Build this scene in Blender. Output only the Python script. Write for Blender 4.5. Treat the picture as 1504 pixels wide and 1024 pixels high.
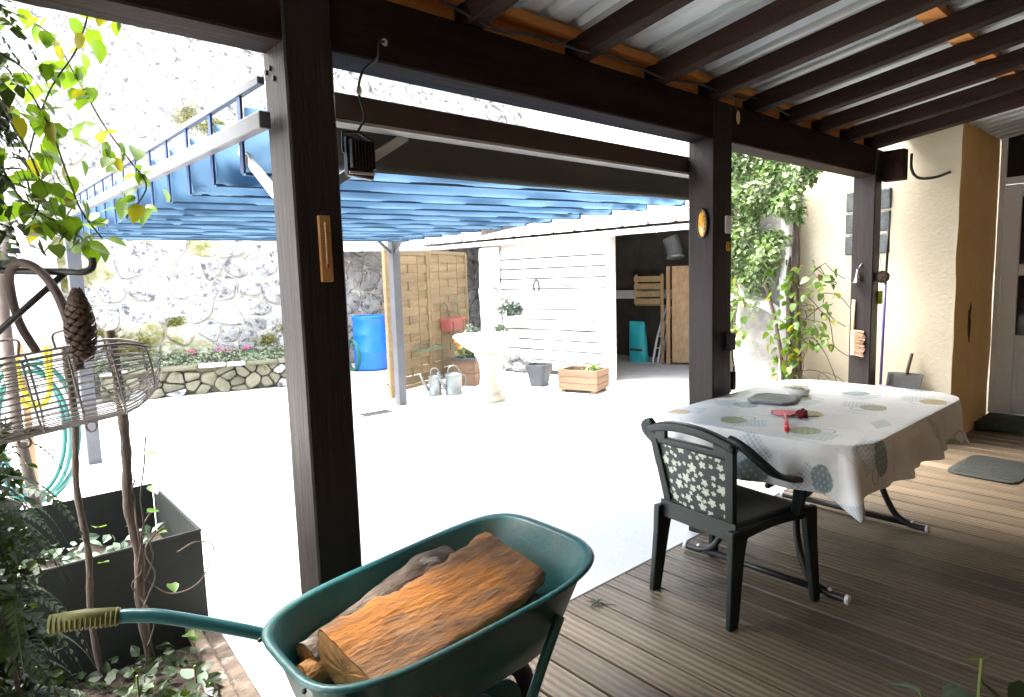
import bpy, bmesh, math, random
from math import sin, cos, pi, radians, sqrt, atan2, exp
from mathutils import Vector, Matrix, noise

for o in list(bpy.data.objects):
    bpy.data.objects.remove(o)
sc = bpy.context.scene
COL = sc.collection

# ------------------------------------------------------------------ camera
YAW, PITCH, ROLL = 0.716787, 0.108965, -0.03028
cam_d = bpy.data.cameras.new("camera")
cam_d.sensor_width = 36.0
cam_d.lens = 923.9 / 1504 * 36
cam_d.clip_start = 0.02
cam_d.clip_end = 400
cam = bpy.data.objects.new("camera", cam_d)
COL.objects.link(cam)
fw = Vector((sin(YAW) * cos(PITCH), cos(YAW) * cos(PITCH), -sin(PITCH)))
rt0 = Vector((cos(YAW), -sin(YAW), 0))
up0 = rt0.cross(fw)
rt = rt0 * cos(ROLL) + up0 * sin(ROLL)
up = -rt0 * sin(ROLL) + up0 * cos(ROLL)
M = Matrix((rt, up, -fw)).transposed().to_4x4()
M.translation = (0, 0, 1.43)
cam.matrix_world = M
sc.camera = cam

# ------------------------------------------------------------------ light
SUN_EL, SUN_AZ = radians(62), radians(-25)      # azimuth measured from +Y towards +X
world = bpy.data.worlds.new("World")
sc.world = world
world.use_nodes = True
wn = world.node_tree
wn.nodes.clear()
sky = wn.nodes.new("ShaderNodeTexSky")
sky.sky_type = 'NISHITA'
sky.sun_disc = False
sky.sun_elevation = SUN_EL
sky.sun_rotation = SUN_AZ
sky.air_density = 1.0
sky.dust_density = 4.0
bg = wn.nodes.new("ShaderNodeBackground")
bg.inputs[1].default_value = 0.15
wo = wn.nodes.new("ShaderNodeOutputWorld")
hsv = wn.nodes.new("ShaderNodeHueSaturation")      # hazy, nearly white overcast sky
hsv.inputs["Saturation"].default_value = 0.30
wn.links.new(sky.outputs[0], hsv.inputs["Color"])
wn.links.new(hsv.outputs[0], bg.inputs[0])
wn.links.new(bg.outputs[0], wo.inputs[0])
sun_d = bpy.data.lights.new("sun", 'SUN')
sun_d.energy = 1.5
sun_d.angle = radians(45)
sun_d.color = (1.0, 0.95, 0.88)
sun = bpy.data.objects.new("sun", sun_d)
COL.objects.link(sun)
sdir = Vector((sin(SUN_AZ) * cos(SUN_EL), cos(SUN_AZ) * cos(SUN_EL), sin(SUN_EL)))
sun.rotation_euler = sdir.to_track_quat('Z', 'Y').to_euler()
sun.location = (0, 0, 20)
sc.view_settings.view_transform = 'Standard'
sc.view_settings.look = 'None'
sc.view_settings.gamma = 1.0
sc.view_settings.exposure = 3.8
sc.render.engine = 'CYCLES'
sc.cycles.max_bounces = 10
sc.cycles.diffuse_bounces = 6
sc.cycles.transmission_bounces = 6
sc.cycles.transparent_max_bounces = 8

# ------------------------------------------------------------------ materials
def lerp(a, b, t): return a + (b - a) * t

MATS = {}
def mat(name, c1, c2=None, scale=8.0, rough=0.7, bump=0.0, bscale=None, metal=0.0, stretch=(1, 1, 1),
        c3=None, scale3=2.0, rand=0.0, spec=0.5, trans=0.0, tcol=None, attr=None, detail=6.0, t3=(0.5, 0.65), coat=0.0):
    m = bpy.data.materials.new(name)
    m.use_nodes = True
    nt = m.node_tree
    N, L = nt.nodes, nt.links
    b = N["Principled BSDF"]
    b.inputs["Roughness"].default_value = rough
    b.inputs["Metallic"].default_value = metal
    b.inputs["Specular IOR Level"].default_value = spec
    b.inputs["Coat Weight"].default_value = coat
    tc = N.new("ShaderNodeTexCoord")
    mp = N.new("ShaderNodeMapping")
    mp.inputs["Scale"].default_value = stretch
    L.new(tc.outputs["Object"], mp.inputs[0])
    oi = N.new("ShaderNodeObjectInfo")
    add = N.new("ShaderNodeVectorMath"); add.operation = 'ADD'
    mul = N.new("ShaderNodeVectorMath"); mul.operation = 'SCALE'
    cmb = N.new("ShaderNodeCombineXYZ")
    for i in range(3): L.new(oi.outputs["Random"], cmb.inputs[i])
    L.new(cmb.outputs[0], mul.inputs[0]); mul.inputs["Scale"].default_value = 37.0
    L.new(mp.outputs[0], add.inputs[0]); L.new(mul.outputs[0], add.inputs[1])
    vec = add.outputs[0]
    if attr:
        a = N.new("ShaderNodeAttribute"); a.attribute_name = attr
        col = a.outputs["Color"]
        if c2 is not None:
            nz = N.new("ShaderNodeTexNoise"); nz.inputs["Scale"].default_value = scale; nz.inputs["Detail"].default_value = detail
            L.new(vec, nz.inputs["Vector"])
            mx = N.new("ShaderNodeMixRGB"); mx.blend_type = 'MULTIPLY'
            rp = N.new("ShaderNodeValToRGB")
            rp.color_ramp.elements[0].color = (*c1, 1); rp.color_ramp.elements[1].color = (*c2, 1)
            rp.color_ramp.elements[0].position = 0.3; rp.color_ramp.elements[1].position = 0.7
            L.new(nz.outputs["Fac"], rp.inputs[0])
            mx.inputs[0].default_value = 1
            L.new(col, mx.inputs[1]); L.new(rp.outputs[0], mx.inputs[2])
            col = mx.outputs[0]
    else:
        if c2 is None: c2 = tuple(x * 0.75 for x in c1)
        nz = N.new("ShaderNodeTexNoise"); nz.inputs["Scale"].default_value = scale; nz.inputs["Detail"].default_value = detail
        nz.inputs["Roughness"].default_value = 0.62
        L.new(vec, nz.inputs["Vector"])
        rp = N.new("ShaderNodeValToRGB")
        rp.color_ramp.elements[0].color = (*c1, 1); rp.color_ramp.elements[1].color = (*c2, 1)
        rp.color_ramp.elements[0].position = 0.32; rp.color_ramp.elements[1].position = 0.68
        L.new(nz.outputs["Fac"], rp.inputs[0])
        col = rp.outputs[0]
    if c3 is not None:
        n3 = N.new("ShaderNodeTexNoise"); n3.inputs["Scale"].default_value = scale3; n3.inputs["Detail"].default_value = 8
        n3.inputs["Roughness"].default_value = 0.7
        L.new(vec, n3.inputs["Vector"])
        r3 = N.new("ShaderNodeValToRGB")
        r3.color_ramp.elements[0].position, r3.color_ramp.elements[1].position = t3
        L.new(n3.outputs["Fac"], r3.inputs[0])
        mx = N.new("ShaderNodeMixRGB")
        L.new(r3.outputs[0], mx.inputs[0]); L.new(col, mx.inputs[1]); mx.inputs[2].default_value = (*c3, 1)
        col = mx.outputs[0]
    if rand:
        hs = N.new("ShaderNodeHueSaturation")
        ma = N.new("ShaderNodeMapRange")
        ma.inputs["To Min"].default_value = 1 - rand; ma.inputs["To Max"].default_value = 1 + rand
        L.new(oi.outputs["Random"], ma.inputs["Value"]); L.new(ma.outputs[0], hs.inputs["Value"])
        L.new(col, hs.inputs["Color"])
        col = hs.outputs[0]
    L.new(col, b.inputs["Base Color"])
    if bump:
        nb = N.new("ShaderNodeTexNoise"); nb.inputs["Scale"].default_value = bscale or scale * 3
        nb.inputs["Detail"].default_value = 8; nb.inputs["Roughness"].default_value = 0.65
        L.new(vec, nb.inputs["Vector"])
        bp = N.new("ShaderNodeBump"); bp.inputs["Strength"].default_value = bump; bp.inputs["Distance"].default_value = 0.02
        L.new(nb.outputs["Fac"], bp.inputs["Height"]); L.new(bp.outputs[0], b.inputs["Normal"])
    if trans:
        tr = N.new("ShaderNodeBsdfTranslucent")
        if tcol: tr.inputs[0].default_value = (*tcol, 1)
        else: L.new(col, tr.inputs[0])
        ms = N.new("ShaderNodeMixShader"); ms.inputs[0].default_value = trans
        L.new(b.outputs[0], ms.inputs[1]); L.new(tr.outputs[0], ms.inputs[2])
        L.new(ms.outputs[0], N["Material Output"].inputs[0])
    MATS[name] = m
    return m

mat('timber', (0.032, 0.017, 0.012), (0.058, 0.032, 0.022), 5, 0.5, 0.25, 14, stretch=(1, 1, 1), rand=0.12)
mat('timber_x', (0.013, 0.006, 0.004), (0.026, 0.012, 0.008), 3, 0.7, 0.5, 8, stretch=(0.35, 4, 4), rand=0.1, spec=0.12)
mat('timber_y', (0.014, 0.007, 0.005), (0.030, 0.016, 0.011), 3, 0.7, 0.5, 8, stretch=(4, 0.35, 4), rand=0.15, spec=0.12)
mat('timber_z', (0.012, 0.009, 0.008), (0.024, 0.018, 0.016), 3, 0.42, 0.3, 9, stretch=(4, 4, 0.35), c3=(0.024, 0.022, 0.021), scale3=1.6, t3=(0.55, 0.9), spec=0.2)
mat('batten', (0.55, 0.20, 0.04), (0.68, 0.32, 0.09), 3, 0.7, 0.2, 10, stretch=(0.4, 5, 5), rand=0.15)
mat('sheet', (0.54, 0.60, 0.65), (0.64, 0.69, 0.73), 3, 0.55, 0.1, 20, c3=(0.44, 0.48, 0.51), scale3=1.4, rand=0.07, t3=(0.5, 0.8))
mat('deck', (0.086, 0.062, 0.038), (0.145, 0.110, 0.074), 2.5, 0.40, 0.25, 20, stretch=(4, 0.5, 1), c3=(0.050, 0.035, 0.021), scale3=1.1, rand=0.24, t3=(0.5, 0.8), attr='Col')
mat('deck_frame', (0.06, 0.045, 0.035), None, 6, 0.8)
mat('concrete', (0.64, 0.625, 0.59), (0.72, 0.705, 0.67), 1.3, 0.9, 0.3, 40, c3=(0.52, 0.50, 0.46), scale3=0.7, t3=(0.55, 0.75))
mat('soil', (0.035, 0.025, 0.018), (0.075, 0.055, 0.04), 18, 1.0, 1.0, 60)
mat('stone', (0.28, 0.285, 0.30), (0.55, 0.545, 0.53), 5, 0.95, 1.0, 18, c3=(0.10, 0.105, 0.12), scale3=9, rand=0.3, t3=(0.52, 0.62))
mat('stone_moss', (0.38, 0.36, 0.27), (0.58, 0.56, 0.50), 4, 0.95, 1.0, 18, c3=(0.20, 0.21, 0.06), scale3=3.0, rand=0.2, t3=(0.42, 0.6))
mat('stone_flat', (0.10, 0.098, 0.065), (0.21, 0.20, 0.15), 5, 0.9, 0.9, 20, c3=(0.09, 0.095, 0.03), scale3=5, rand=0.25, t3=(0.5, 0.68))
mat('mortar', (0.46, 0.43, 0.38), (0.58, 0.56, 0.51), 4, 1.0, 0.9, 20, c3=(0.17, 0.17, 0.08), scale3=1.2, t3=(0.5, 0.7))
mat('render_white', (0.62, 0.61, 0.58), (0.74, 0.73, 0.70), 1.5, 0.95, 0.5, 26, c3=(0.36, 0.38, 0.36), scale3=9, t3=(0.62, 0.72))
mat('pillar_stone', (0.12, 0.115, 0.11), (0.26, 0.25, 0.24), 5, 0.95, 1.0, 16, c3=(0.34, 0.33, 0.31), scale3=3)
mat('rock_pale', (0.52, 0.50, 0.49), (0.72, 0.69, 0.66), 4, 0.95, 1.0, 12, c3=(0.30, 0.30, 0.33), scale3=7, t3=(0.55, 0.66))
mat('cream', (0.50, 0.445, 0.33), (0.58, 0.52, 0.40), 2.0, 0.9, 0.25, 30, c3=(0.44, 0.36, 0.22), scale3=0.9, t3=(0.55, 0.85))
mat('ochre', (0.74, 0.48, 0.19), (0.80, 0.56, 0.25), 2.5, 0.9, 0.25, 30, c3=(0.68, 0.37, 0.12), scale3=3, t3=(0.55, 0.8))
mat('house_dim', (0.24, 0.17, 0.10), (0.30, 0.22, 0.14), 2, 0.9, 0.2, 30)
mat('white_paint', (0.74, 0.77, 0.81), (0.80, 0.82, 0.85), 3, 0.45, 0.08, 20)
mat('lime_plank', (0.60, 0.60, 0.585), (0.70, 0.70, 0.69), 3, 0.9, 0.4, 10, stretch=(4, 0.5, 6), c3=(0.42, 0.41, 0.39), scale3=4, rand=0.06, t3=(0.6, 0.75))
mat('gutter', (0.66, 0.64, 0.60), (0.74, 0.73, 0.70), 2, 0.5)
mat('zinc', (0.42, 0.46, 0.47), (0.52, 0.55, 0.56), 6, 0.45, 0.1, 20, metal=0.6)
mat('shed_roof', (0.48, 0.46, 0.44), (0.62, 0.60, 0.58), 3, 0.8, 0.3, 20, c3=(0.3, 0.28, 0.25), scale3=4)
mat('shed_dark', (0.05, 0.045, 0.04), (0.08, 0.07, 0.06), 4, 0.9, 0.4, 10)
mat('shed_floor', (0.42, 0.42, 0.43), (0.5, 0.5, 0.5), 3, 0.9, 0.3, 40)
mat('fence', (0.125, 0.085, 0.045), (0.195, 0.14, 0.075), 2, 0.8, 0.35, 9, stretch=(1.5, 1.5, 9), rand=0.14, c3=(0.13, 0.11, 0.045), scale3=1.5, t3=(0.5, 0.75))
mat('pine_plank', (0.135, 0.078, 0.046), (0.19, 0.12, 0.075), 2, 0.75, 0.3, 10, stretch=(1.5, 1.5, 9), rand=0.1)
mat('oldwood', (0.24, 0.14, 0.07), (0.38, 0.24, 0.13), 4, 0.85, 0.5, 14, stretch=(5, 5, 0.6), rand=0.15)
mat('plywood', (0.30, 0.19, 0.10), (0.46, 0.32, 0.19), 9, 0.85, 0.4, 18, stretch=(1, 2.5, 1))
mat('greypaint', (0.060, 0.064, 0.078), (0.085, 0.09, 0.105), 4, 0.5, 0.1, 20, rand=0.05)
mat('brownmetal', (0.050, 0.034, 0.028), (0.075, 0.05, 0.04), 5, 0.35, 0.1, 20)
mat('canvas', (0.085, 0.17, 0.27), (0.11, 0.20, 0.31), 3, 0.85, 0.25, 9, trans=0.5, rand=0.06)
mat('canvas_hem', (0.020, 0.055, 0.11), (0.03, 0.07, 0.13), 6, 0.85)
mat('canvas_edge', (0.010, 0.03, 0.10), (0.02, 0.045, 0.13), 6, 0.85)
mat('vinyl', (0.040, 0.038, 0.033), (0.055, 0.052, 0.044), 2, 0.35, 0.1, 8)
mat('bluebarrel', (0.010, 0.13, 0.62), (0.015, 0.16, 0.68), 3, 0.4, 0.05, 20, spec=0.4)
mat('greenmetal', (0.007, 0.082, 0.082), (0.011, 0.11, 0.106), 4, 0.42, 0.15, 16, c3=(0.055, 0.068, 0.052), scale3=8, t3=(0.46, 0.72), coat=0.1)
mat('greentube', (0.006, 0.070, 0.078), (0.009, 0.09, 0.095), 5, 0.35, 0.05, 20, coat=0.2)
mat('grip', (0.085, 0.088, 0.012), (0.13, 0.13, 0.02), 8, 0.6)
mat('rubber', (0.012, 0.012, 0.012), (0.03, 0.03, 0.03), 12, 0.7, 0.3, 40)
mat('rubber_mat', (0.012, 0.014, 0.012), (0.026, 0.03, 0.024), 30, 0.85, 0.6, 120)
mat('black_metal', (0.008, 0.008, 0.009), (0.02, 0.02, 0.02), 8, 0.45)
mat('sheet_dark', (0.010, 0.012, 0.011), (0.020, 0.023, 0.021), 2.5, 0.55, 0.1, 12, c3=(0.03, 0.034, 0.032), scale3=2.0, t3=(0.55, 0.85), spec=0.3)
mat('bark', (0.12, 0.058, 0.028), (0.30, 0.165, 0.08), 30, 0.9, 1.0, 70, c3=(0.48, 0.18, 0.03), scale3=6, t3=(0.47, 0.60), stretch=(.28, 1, .9))
mat('barkgrey', (0.050, 0.036, 0.026), (0.15, 0.11, 0.08), 22, 0.95, 1.0, 50, c3=(0.26, 0.24, 0.21), scale3=14, t3=(0.56, 0.66), stretch=(.4, 1, 1))
mat('logend', (0.28, 0.13, 0.035), (0.42, 0.22, 0.07), 16, 0.85, 0.5, 40)
mat('plastic_green', (0.0075, 0.0135, 0.0125), (0.011, 0.019, 0.017), 6, 0.38, 0.08, 60, c3=(0.018, 0.025, 0.023), scale3=3, t3=(0.55, 0.85), spec=0.35)
mat('panel_print', (0.9, 0.9, 0.9), (1, 1, 1), 30, 0.5, 0.0, attr='Col')
mat('cloth', (0.92, 0.92, 0.92), (1, 1, 1), 9, 0.42, 0.12, 60, attr='Col', spec=0.4)
mat('iron', (0.012, 0.012, 0.013), (0.028, 0.028, 0.028), 10, 0.5, 0.2, 30)
mat('whitecap', (0.75, 0.76, 0.78), None, 5, 0.5)
mat('galv', (0.14, 0.165, 0.17), (0.20, 0.225, 0.23), 8, 0.35, 0.05, 30, metal=0.3)
mat('terracotta', (0.22, 0.055, 0.045), (0.27, 0.075, 0.06), 6, 0.7)
mat('charcoal_pot', (0.035, 0.042, 0.055), (0.05, 0.058, 0.07), 6, 0.55)
mat('bathstone', (0.36, 0.33, 0.265), (0.46, 0.44, 0.38), 3, 0.9, 0.5, 24, c3=(0.34, 0.26, 0.12), scale3=2.4, t3=(0.55, 0.8))
mat('sack', (0.02, 0.42, 0.50), (0.05, 0.52, 0.60), 3, 0.4, 0.3, 9, c3=(0.55, 0.75, 0.75), scale3=3, t3=(0.62, 0.66))
mat('wood_light', (0.48, 0.33, 0.16), (0.60, 0.44, 0.24), 6, 0.7, 0.2, 14, stretch=(3, 3, 0.5))
mat('thermo', (0.36, 0.17, 0.045), (0.44, 0.22, 0.07), 5, 0.55, 0.1, 20, stretch=(4, 4, 0.5))
mat('ink', (0.06, 0.04, 0.03), None, 5, 0.6)
mat('redink', (0.5, 0.03, 0.02), None, 5, 0.4)
mat('chrome', (0.6, 0.6, 0.62), None, 5, 0.2, metal=1.0)
mat('pinkplastic', (0.60, 0.05, 0.09), (0.66, 0.08, 0.12), 6, 0.35)
mat('redplastic', (0.75, 0.03, 0.03), None, 6, 0.35)
mat('darkred', (0.13, 0.003, 0.012), (0.22, 0.006, 0.02), 30, 0.7)
mat('slate', (0.09, 0.10, 0.11), (0.15, 0.16, 0.17), 14, 0.4, 0.2, 40)
mat('ceramic', (0.66, 0.66, 0.65), (0.74, 0.74, 0.73), 4, 0.25, coat=0.3)
mat('amber', (0.62, 0.26, 0.01), (0.75, 0.42, 0.03), 60, 0.15, c3=(0.03, 0.05, 0.02), scale3=40, coat=0.5)
mat('straw', (0.22, 0.13, 0.08), (0.32, 0.20, 0.13), 30, 0.9, 0.6, 60)
mat('lime', (0.45, 0.62, 0.01), None, 6, 0.6)
mat('purple', (0.07, 0.05, 0.22), (0.09, 0.07, 0.27), 6, 0.4)
mat('cone', (0.055, 0.035, 0.025), (0.11, 0.075, 0.05), 20, 0.85)
mat('wire', (0.17, 0.16, 0.15), (0.26, 0.25, 0.235), 8, 0.5, metal=0.2)
mat('handlewood', (0.075, 0.055, 0.045), (0.12, 0.09, 0.075), 6, 0.7, 0.2, 20)
mat('stem', (0.060, 0.040, 0.030), (0.12, 0.088, 0.065), 12, 0.95, 0.8, 30, stretch=(3, 3, 0.6))
mat('stemgreen', (0.10, 0.15, 0.04), (0.16, 0.16, 0.06), 12, 0.8)
mat('leaf', (0.030, 0.075, 0.006), (0.060, 0.12, 0.010), 3, 0.45, rand=0.4, trans=0.45, tcol=(0.13, 0.23, 0.008))
mat('leaf_yellow', (0.11, 0.13, 0.010), (0.15, 0.14, 0.015), 3, 0.5, rand=0.3, trans=0.45, tcol=(0.26, 0.25, 0.01))
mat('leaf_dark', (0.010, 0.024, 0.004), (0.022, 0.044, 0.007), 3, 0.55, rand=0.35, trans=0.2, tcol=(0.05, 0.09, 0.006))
mat('leaf_vine', (0.10, 0.18, 0.05), (0.32, 0.38, 0.22), 5, 0.45, trans=0.3, tcol=(0.14, 0.24, 0.03))
mat('husk', (0.07, 0.075, 0.04), (0.15, 0.15, 0.09), 14, 0.9, 0.6, 40, trans=0.2)
mat('leaf_grey', (0.055, 0.095, 0.055), (0.10, 0.145, 0.095), 4, 0.7, rand=0.25, trans=0.2)
mat('groundcover', (0.13, 0.19, 0.10), (0.30, 0.36, 0.24), 5, 0.8, trans=0.2)
mat('moss', (0.16, 0.17, 0.03), (0.26, 0.25, 0.06), 9, 1.0, 1.0, 40)
mat('petal', (0.75, 0.16, 0.01), (0.85, 0.30, 0.02), 9, 0.7)
mat('petal_pink', (0.60, 0.06, 0.22), None, 9, 0.7)
mat('hose', (0.008, 0.11, 0.10), (0.012, 0.14, 0.13), 5, 0.45)
mat('hose_yellow', (0.40, 0.32, 0.01), None, 5, 0.5)
mat('glassblock', (0.025, 0.032, 0.032), (0.07, 0.08, 0.078), 6, 0.15, 0.6, 18)
mat('darkglass', (0.012, 0.013, 0.014), (0.02, 0.02, 0.02), 3, 0.08)
mat('blue_bucket', (0.05, 0.09, 0.22), (0.07, 0.11, 0.26), 4, 0.4)
mat('pvc', (0.42, 0.42, 0.41), (0.52, 0.52, 0.50), 4, 0.5)
mat('greenstep', (0.020, 0.032, 0.016), (0.035, 0.05, 0.025), 8, 0.8, 0.3, 30)

# ------------------------------------------------------------------ mesh builder
class MB:
    def __init__(s): s.v = []; s.f = []; s.c = None
    def add(s, vs, fs):
        o = len(s.v)
        s.v += [tuple(p) for p in vs]
        s.f += [tuple(i + o for i in f) for f in fs]
        return s
    def box(s, x0, x1, y0, y1, z0, z1, rz=0, at=None, m=None):
        vs = [Vector((x, y, z)) for z in (z0, z1) for y in (y0, y1) for x in (x0, x1)]
        if rz or at:
            R = Matrix.Rotation(rz, 3, 'Z'); a = Vector(at or (0, 0, 0))
            vs = [R @ p + a for p in vs]
        if m is not None: vs = [m @ p for p in vs]
        return s.add(vs, [(0, 2, 3, 1), (4, 5, 7, 6), (0, 1, 5, 4), (2, 6, 7, 3), (0, 4, 6, 2), (1, 3, 7, 5)])
    def bar(s, a, b, w, h, upv=(0, 0, 1)):
        a, b = Vector(a), Vector(b); d = (b - a).normalized(); u = Vector(upv)
        r = d.cross(u)
        if r.length < 1e-4: r = d.cross(Vector((1, 0, 0)))
        r.normalize(); u = r.cross(d)
        vs = []
        for p in (a, b):
            for sx, sz in ((-1, -1), (1, -1), (1, 1), (-1, 1)):
                vs.append(p + r * (w / 2 * sx) + u * (h / 2 * sz))
        return s.add(vs, [(3, 2, 1, 0), (4, 5, 6, 7), (0, 1, 5, 4), (1, 2, 6, 5), (2, 3, 7, 6), (3, 0, 4, 7)])
    def loft(s, rings, caps=(True, True), closed=True):
        n = len(rings[0]); o = len(s.v)
        for r in rings: s.v += [tuple(p) for p in r]
        for i in range(len(rings) - 1):
            for j in range(n if closed else n - 1):
                k = (j + 1) % n
                s.f.append((o + i * n + j, o + i * n + k, o + (i + 1) * n + k, o + (i + 1) * n + j))
        if caps[0]: s.f.append(tuple(o + j for j in reversed(range(n))))
        if caps[1]: s.f.append(tuple(o + (len(rings) - 1) * n + j for j in range(n)))
        return s
    def tube(s, pts, r, n=8, closed=False, ez=1.0):
        P = [Vector(p) for p in pts]; m = len(P)
        R = r if hasattr(r, '__len__') else [r] * m
        rings = []; prev = None
        for i in range(m):
            if closed: t = (P[(i + 1) % m] - P[i - 1]).normalized()
            else: t = (P[min(i + 1, m - 1)] - P[max(i - 1, 0)]).normalized()
            if prev is None:
                a = Vector((0, 0, 1)) if abs(t.z) < 0.9 else Vector((1, 0, 0))
                x = t.cross(a).normalized()
            else:
                x = (prev - t * prev.dot(t)).normalized()
            prev = x; y = t.cross(x)
            rings.append([P[i] + (x * cos(2 * pi * j / n) + y * (sin(2 * pi * j / n) * ez)) * R[i] for j in range(n)])
        if closed: rings.append(rings[0])
        return s.loft(rings, (not closed, not closed))
    def lathe(s, prof, n=24, c=(0, 0, 0), cap=(True, True), wob=0):
        rings = []
        for r, z in prof:
            rings.append([(c[0] + r * cos(2 * pi * j / n) * (1 + wob * sin(5 * j)), c[1] + r * sin(2 * pi * j / n), c[2] + z) for j in range(n)])
        return s.loft(rings, cap)
    def grid(s, fn, nu, nv):
        o = len(s.v)
        for i in range(nu + 1):
            for j in range(nv + 1): s.v.append(tuple(fn(i / nu, j / nv)))
        for i in range(nu):
            for j in range(nv):
                a = o + i * (nv + 1) + j
                s.f.append((a, a + nv + 1, a + nv + 2, a + 1))
        return s
    def blob(s, c, r, n=10, m=7, jit=0.1, seed=0):
        rings = []
        for i in range(m + 1):
            th = pi * (0.02 + 0.96 * i / m)
            ring = []
            for j in range(n):
                p = Vector((sin(th) * cos(2 * pi * j / n), sin(th) * sin(2 * pi * j / n), -cos(th)))
                k = 1 + jit * noise.noise(p * 1.7 + Vector((seed * 3.1, seed, 0)))* 2
                ring.append((c[0] + p.x * r[0] * k, c[1] + p.y * r[1] * k, c[2] + p.z * r[2] * k))
            rings.append(ring)
        return s.loft(rings)

def wloc(o):
    p = Vector((0, 0, 0))
    while o is not None:
        p += o.location; o = o.parent
    return p
def build(name, mb, m, parent=None, smooth=False, bevel=0, local=False, loc=None, seg=1, solid=0):
    """mb holds world coordinates unless local"""
    me = bpy.data.meshes.new(name)
    vs = mb.v
    off = Vector((0, 0, 0))
    if parent is not None and not local: off = wloc(parent)
    if loc is not None and not local: off = Vector(loc)
    if off.length: vs = [(a - off.x, b - off.y, c - off.z) for a, b, c in vs]
    me.from_pydata(vs, [], mb.f)
    me.update()
    bm = bmesh.new(); bm.from_mesh(me); bmesh.ops.recalc_face_normals(bm, faces=bm.faces); bm.to_mesh(me); bm.free()
    if smooth: me.polygons.foreach_set('use_smooth', [True] * len(me.polygons))
    if m: me.materials.append(MATS[m])
    if mb.c:
        ca = me.color_attributes.new('Col', 'FLOAT_COLOR', 'POINT')
        flat = []
        for c in mb.c: flat += [c[0], c[1], c[2], 1.0]
        ca.data.foreach_set('color', flat)
    o = bpy.data.objects.new(name, me)
    COL.objects.link(o)
    if parent is not None: o.parent = parent
    if loc is not None: o.location = loc
    if solid:
        md = o.modifiers.new('solid', 'SOLIDIFY'); md.thickness = solid; md.offset = 0
    if bevel:
        md = o.modifiers.new('bevel', 'BEVEL'); md.width = bevel; md.segments = seg; md.limit_method = 'ANGLE'
    return o
def smooth_angle(o, deg=40):
    me = o.data
    me.polygons.foreach_set('use_smooth', [True] * len(me.polygons))
    me.set_sharp_from_angle(angle=radians(deg))
    return o
def tag(o, label, cat, group=None):
    o['label'] = label; o['category'] = cat
    if group: o['group'] = group
    return o
def struct(o, label=None):
    o['kind'] = 'structure'
    if label: o['label'] = label
    return o
def thing(name, label, cat, loc=(0, 0, 0), group=None):
    o = bpy.data.objects.new(name, None)
    o.empty_display_size = 0.05
    o.location = loc
    COL.objects.link(o)
    return tag(o, label, cat, group)
def inst(name, mesh, parent, loc, rot=(0, 0, 0), scale=1.0, m=None):
    o = bpy.data.objects.new(name, mesh)
    COL.objects.link(o)
    if parent is not None:
        o.parent = parent; loc = Vector(loc) - wloc(parent)
    o.location = loc; o.rotation_euler = rot
    o.scale = (scale,) * 3 if not hasattr(scale, '__len__') else scale
    return o
def B(x0, x1, y0, y1, z0, z1, **k): return MB().box(x0, x1, y0, y1, z0, z1, **k)
def curve(pts, n=8):
    """Catmull-Rom through the points"""
    P = [Vector(p) for p in pts]; P = [P[0] * 2 - P[1]] + P + [P[-1] * 2 - P[-2]]
    out = []
    for i in range(1, len(P) - 2):
        for k in range(n):
            t = k / n; a, b, c, d = P[i - 1:i + 3]
            out.append(0.5 * ((2 * b) + (c - a) * t + (2 * a - 5 * b + 4 * c - d) * t * t + (3 * b - a - 3 * c + d) * t ** 3))
    out.append(P[-2])
    return out
def leaf_mesh(name, L=1.0, W=0.7, m='leaf', heart=True, bend=0.15, fold=0.12):
    # unit leaf lying in XY, stalk at the origin, tip along +X
    prof = [(0.0, 0.0), (0.10, 0.62), (0.28, 0.98), (0.5, 0.9), (0.72, 0.58), (0.9, 0.2), (1.0, 0.0)] if heart else \
           [(0.0, 0.0), (0.15, 0.45), (0.35, 0.9), (0.55, 0.95), (0.78, 0.6), (0.92, 0.22), (1.0, 0.0)]
    b = MB(); n = len(prof)
    for sgn in (-1, 0, 1):
        for x, w in prof:
            xx = x * L - (0.1 * L if (sgn and x == 0.10 and heart) else 0)
            b.v.append((xx, sgn * w * W / 2, fold * abs(sgn) * w * W / 2 * 2 - bend * x * x * L))
    for i in range(n - 1):
        b.f.append((i, i + 1, n + i + 1, n + i)); b.f.append((n + i, n + i + 1, 2 * n + i + 1, 2 * n + i))
    o = build(name, b, m, smooth=True)
    me = o.data; bpy.data.objects.remove(o)
    return me
def leaves_into(mb, centers, size, rng, W=0.7, fold=0.15, droop=0.4):
    for c in centers:
        L = size * rng.uniform(0.6, 1.3); c = Vector(c)
        R = Matrix.Rotation(rng.uniform(0, 2 * pi), 3, 'Z') @ Matrix.Rotation(rng.gauss(droop, 0.6), 3, 'Y') @ Matrix.Rotation(rng.gauss(0, 0.5), 3, 'X')
        w = L * W / 2
        q = [(0, 0, 0), (0.35 * L, w, fold * w), (0.75 * L, w * 0.6, fold * w * 0.5), (L, 0, -0.12 * L), (0.75 * L, -w * 0.6, fold * w * 0.5), (0.35 * L, -w, fold * w), (0.5 * L, 0, -0.02 * L)]
        mb.add([c + R @ Vector(p) for p in q], [(0, 6, 1), (1, 6, 2), (2, 6, 3), (3, 6, 4), (4, 6, 5), (5, 6, 0)])
    return mb
rng = random.Random(7)
G = -0.05      # courtyard level; the deck surface is z = 0

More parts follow.
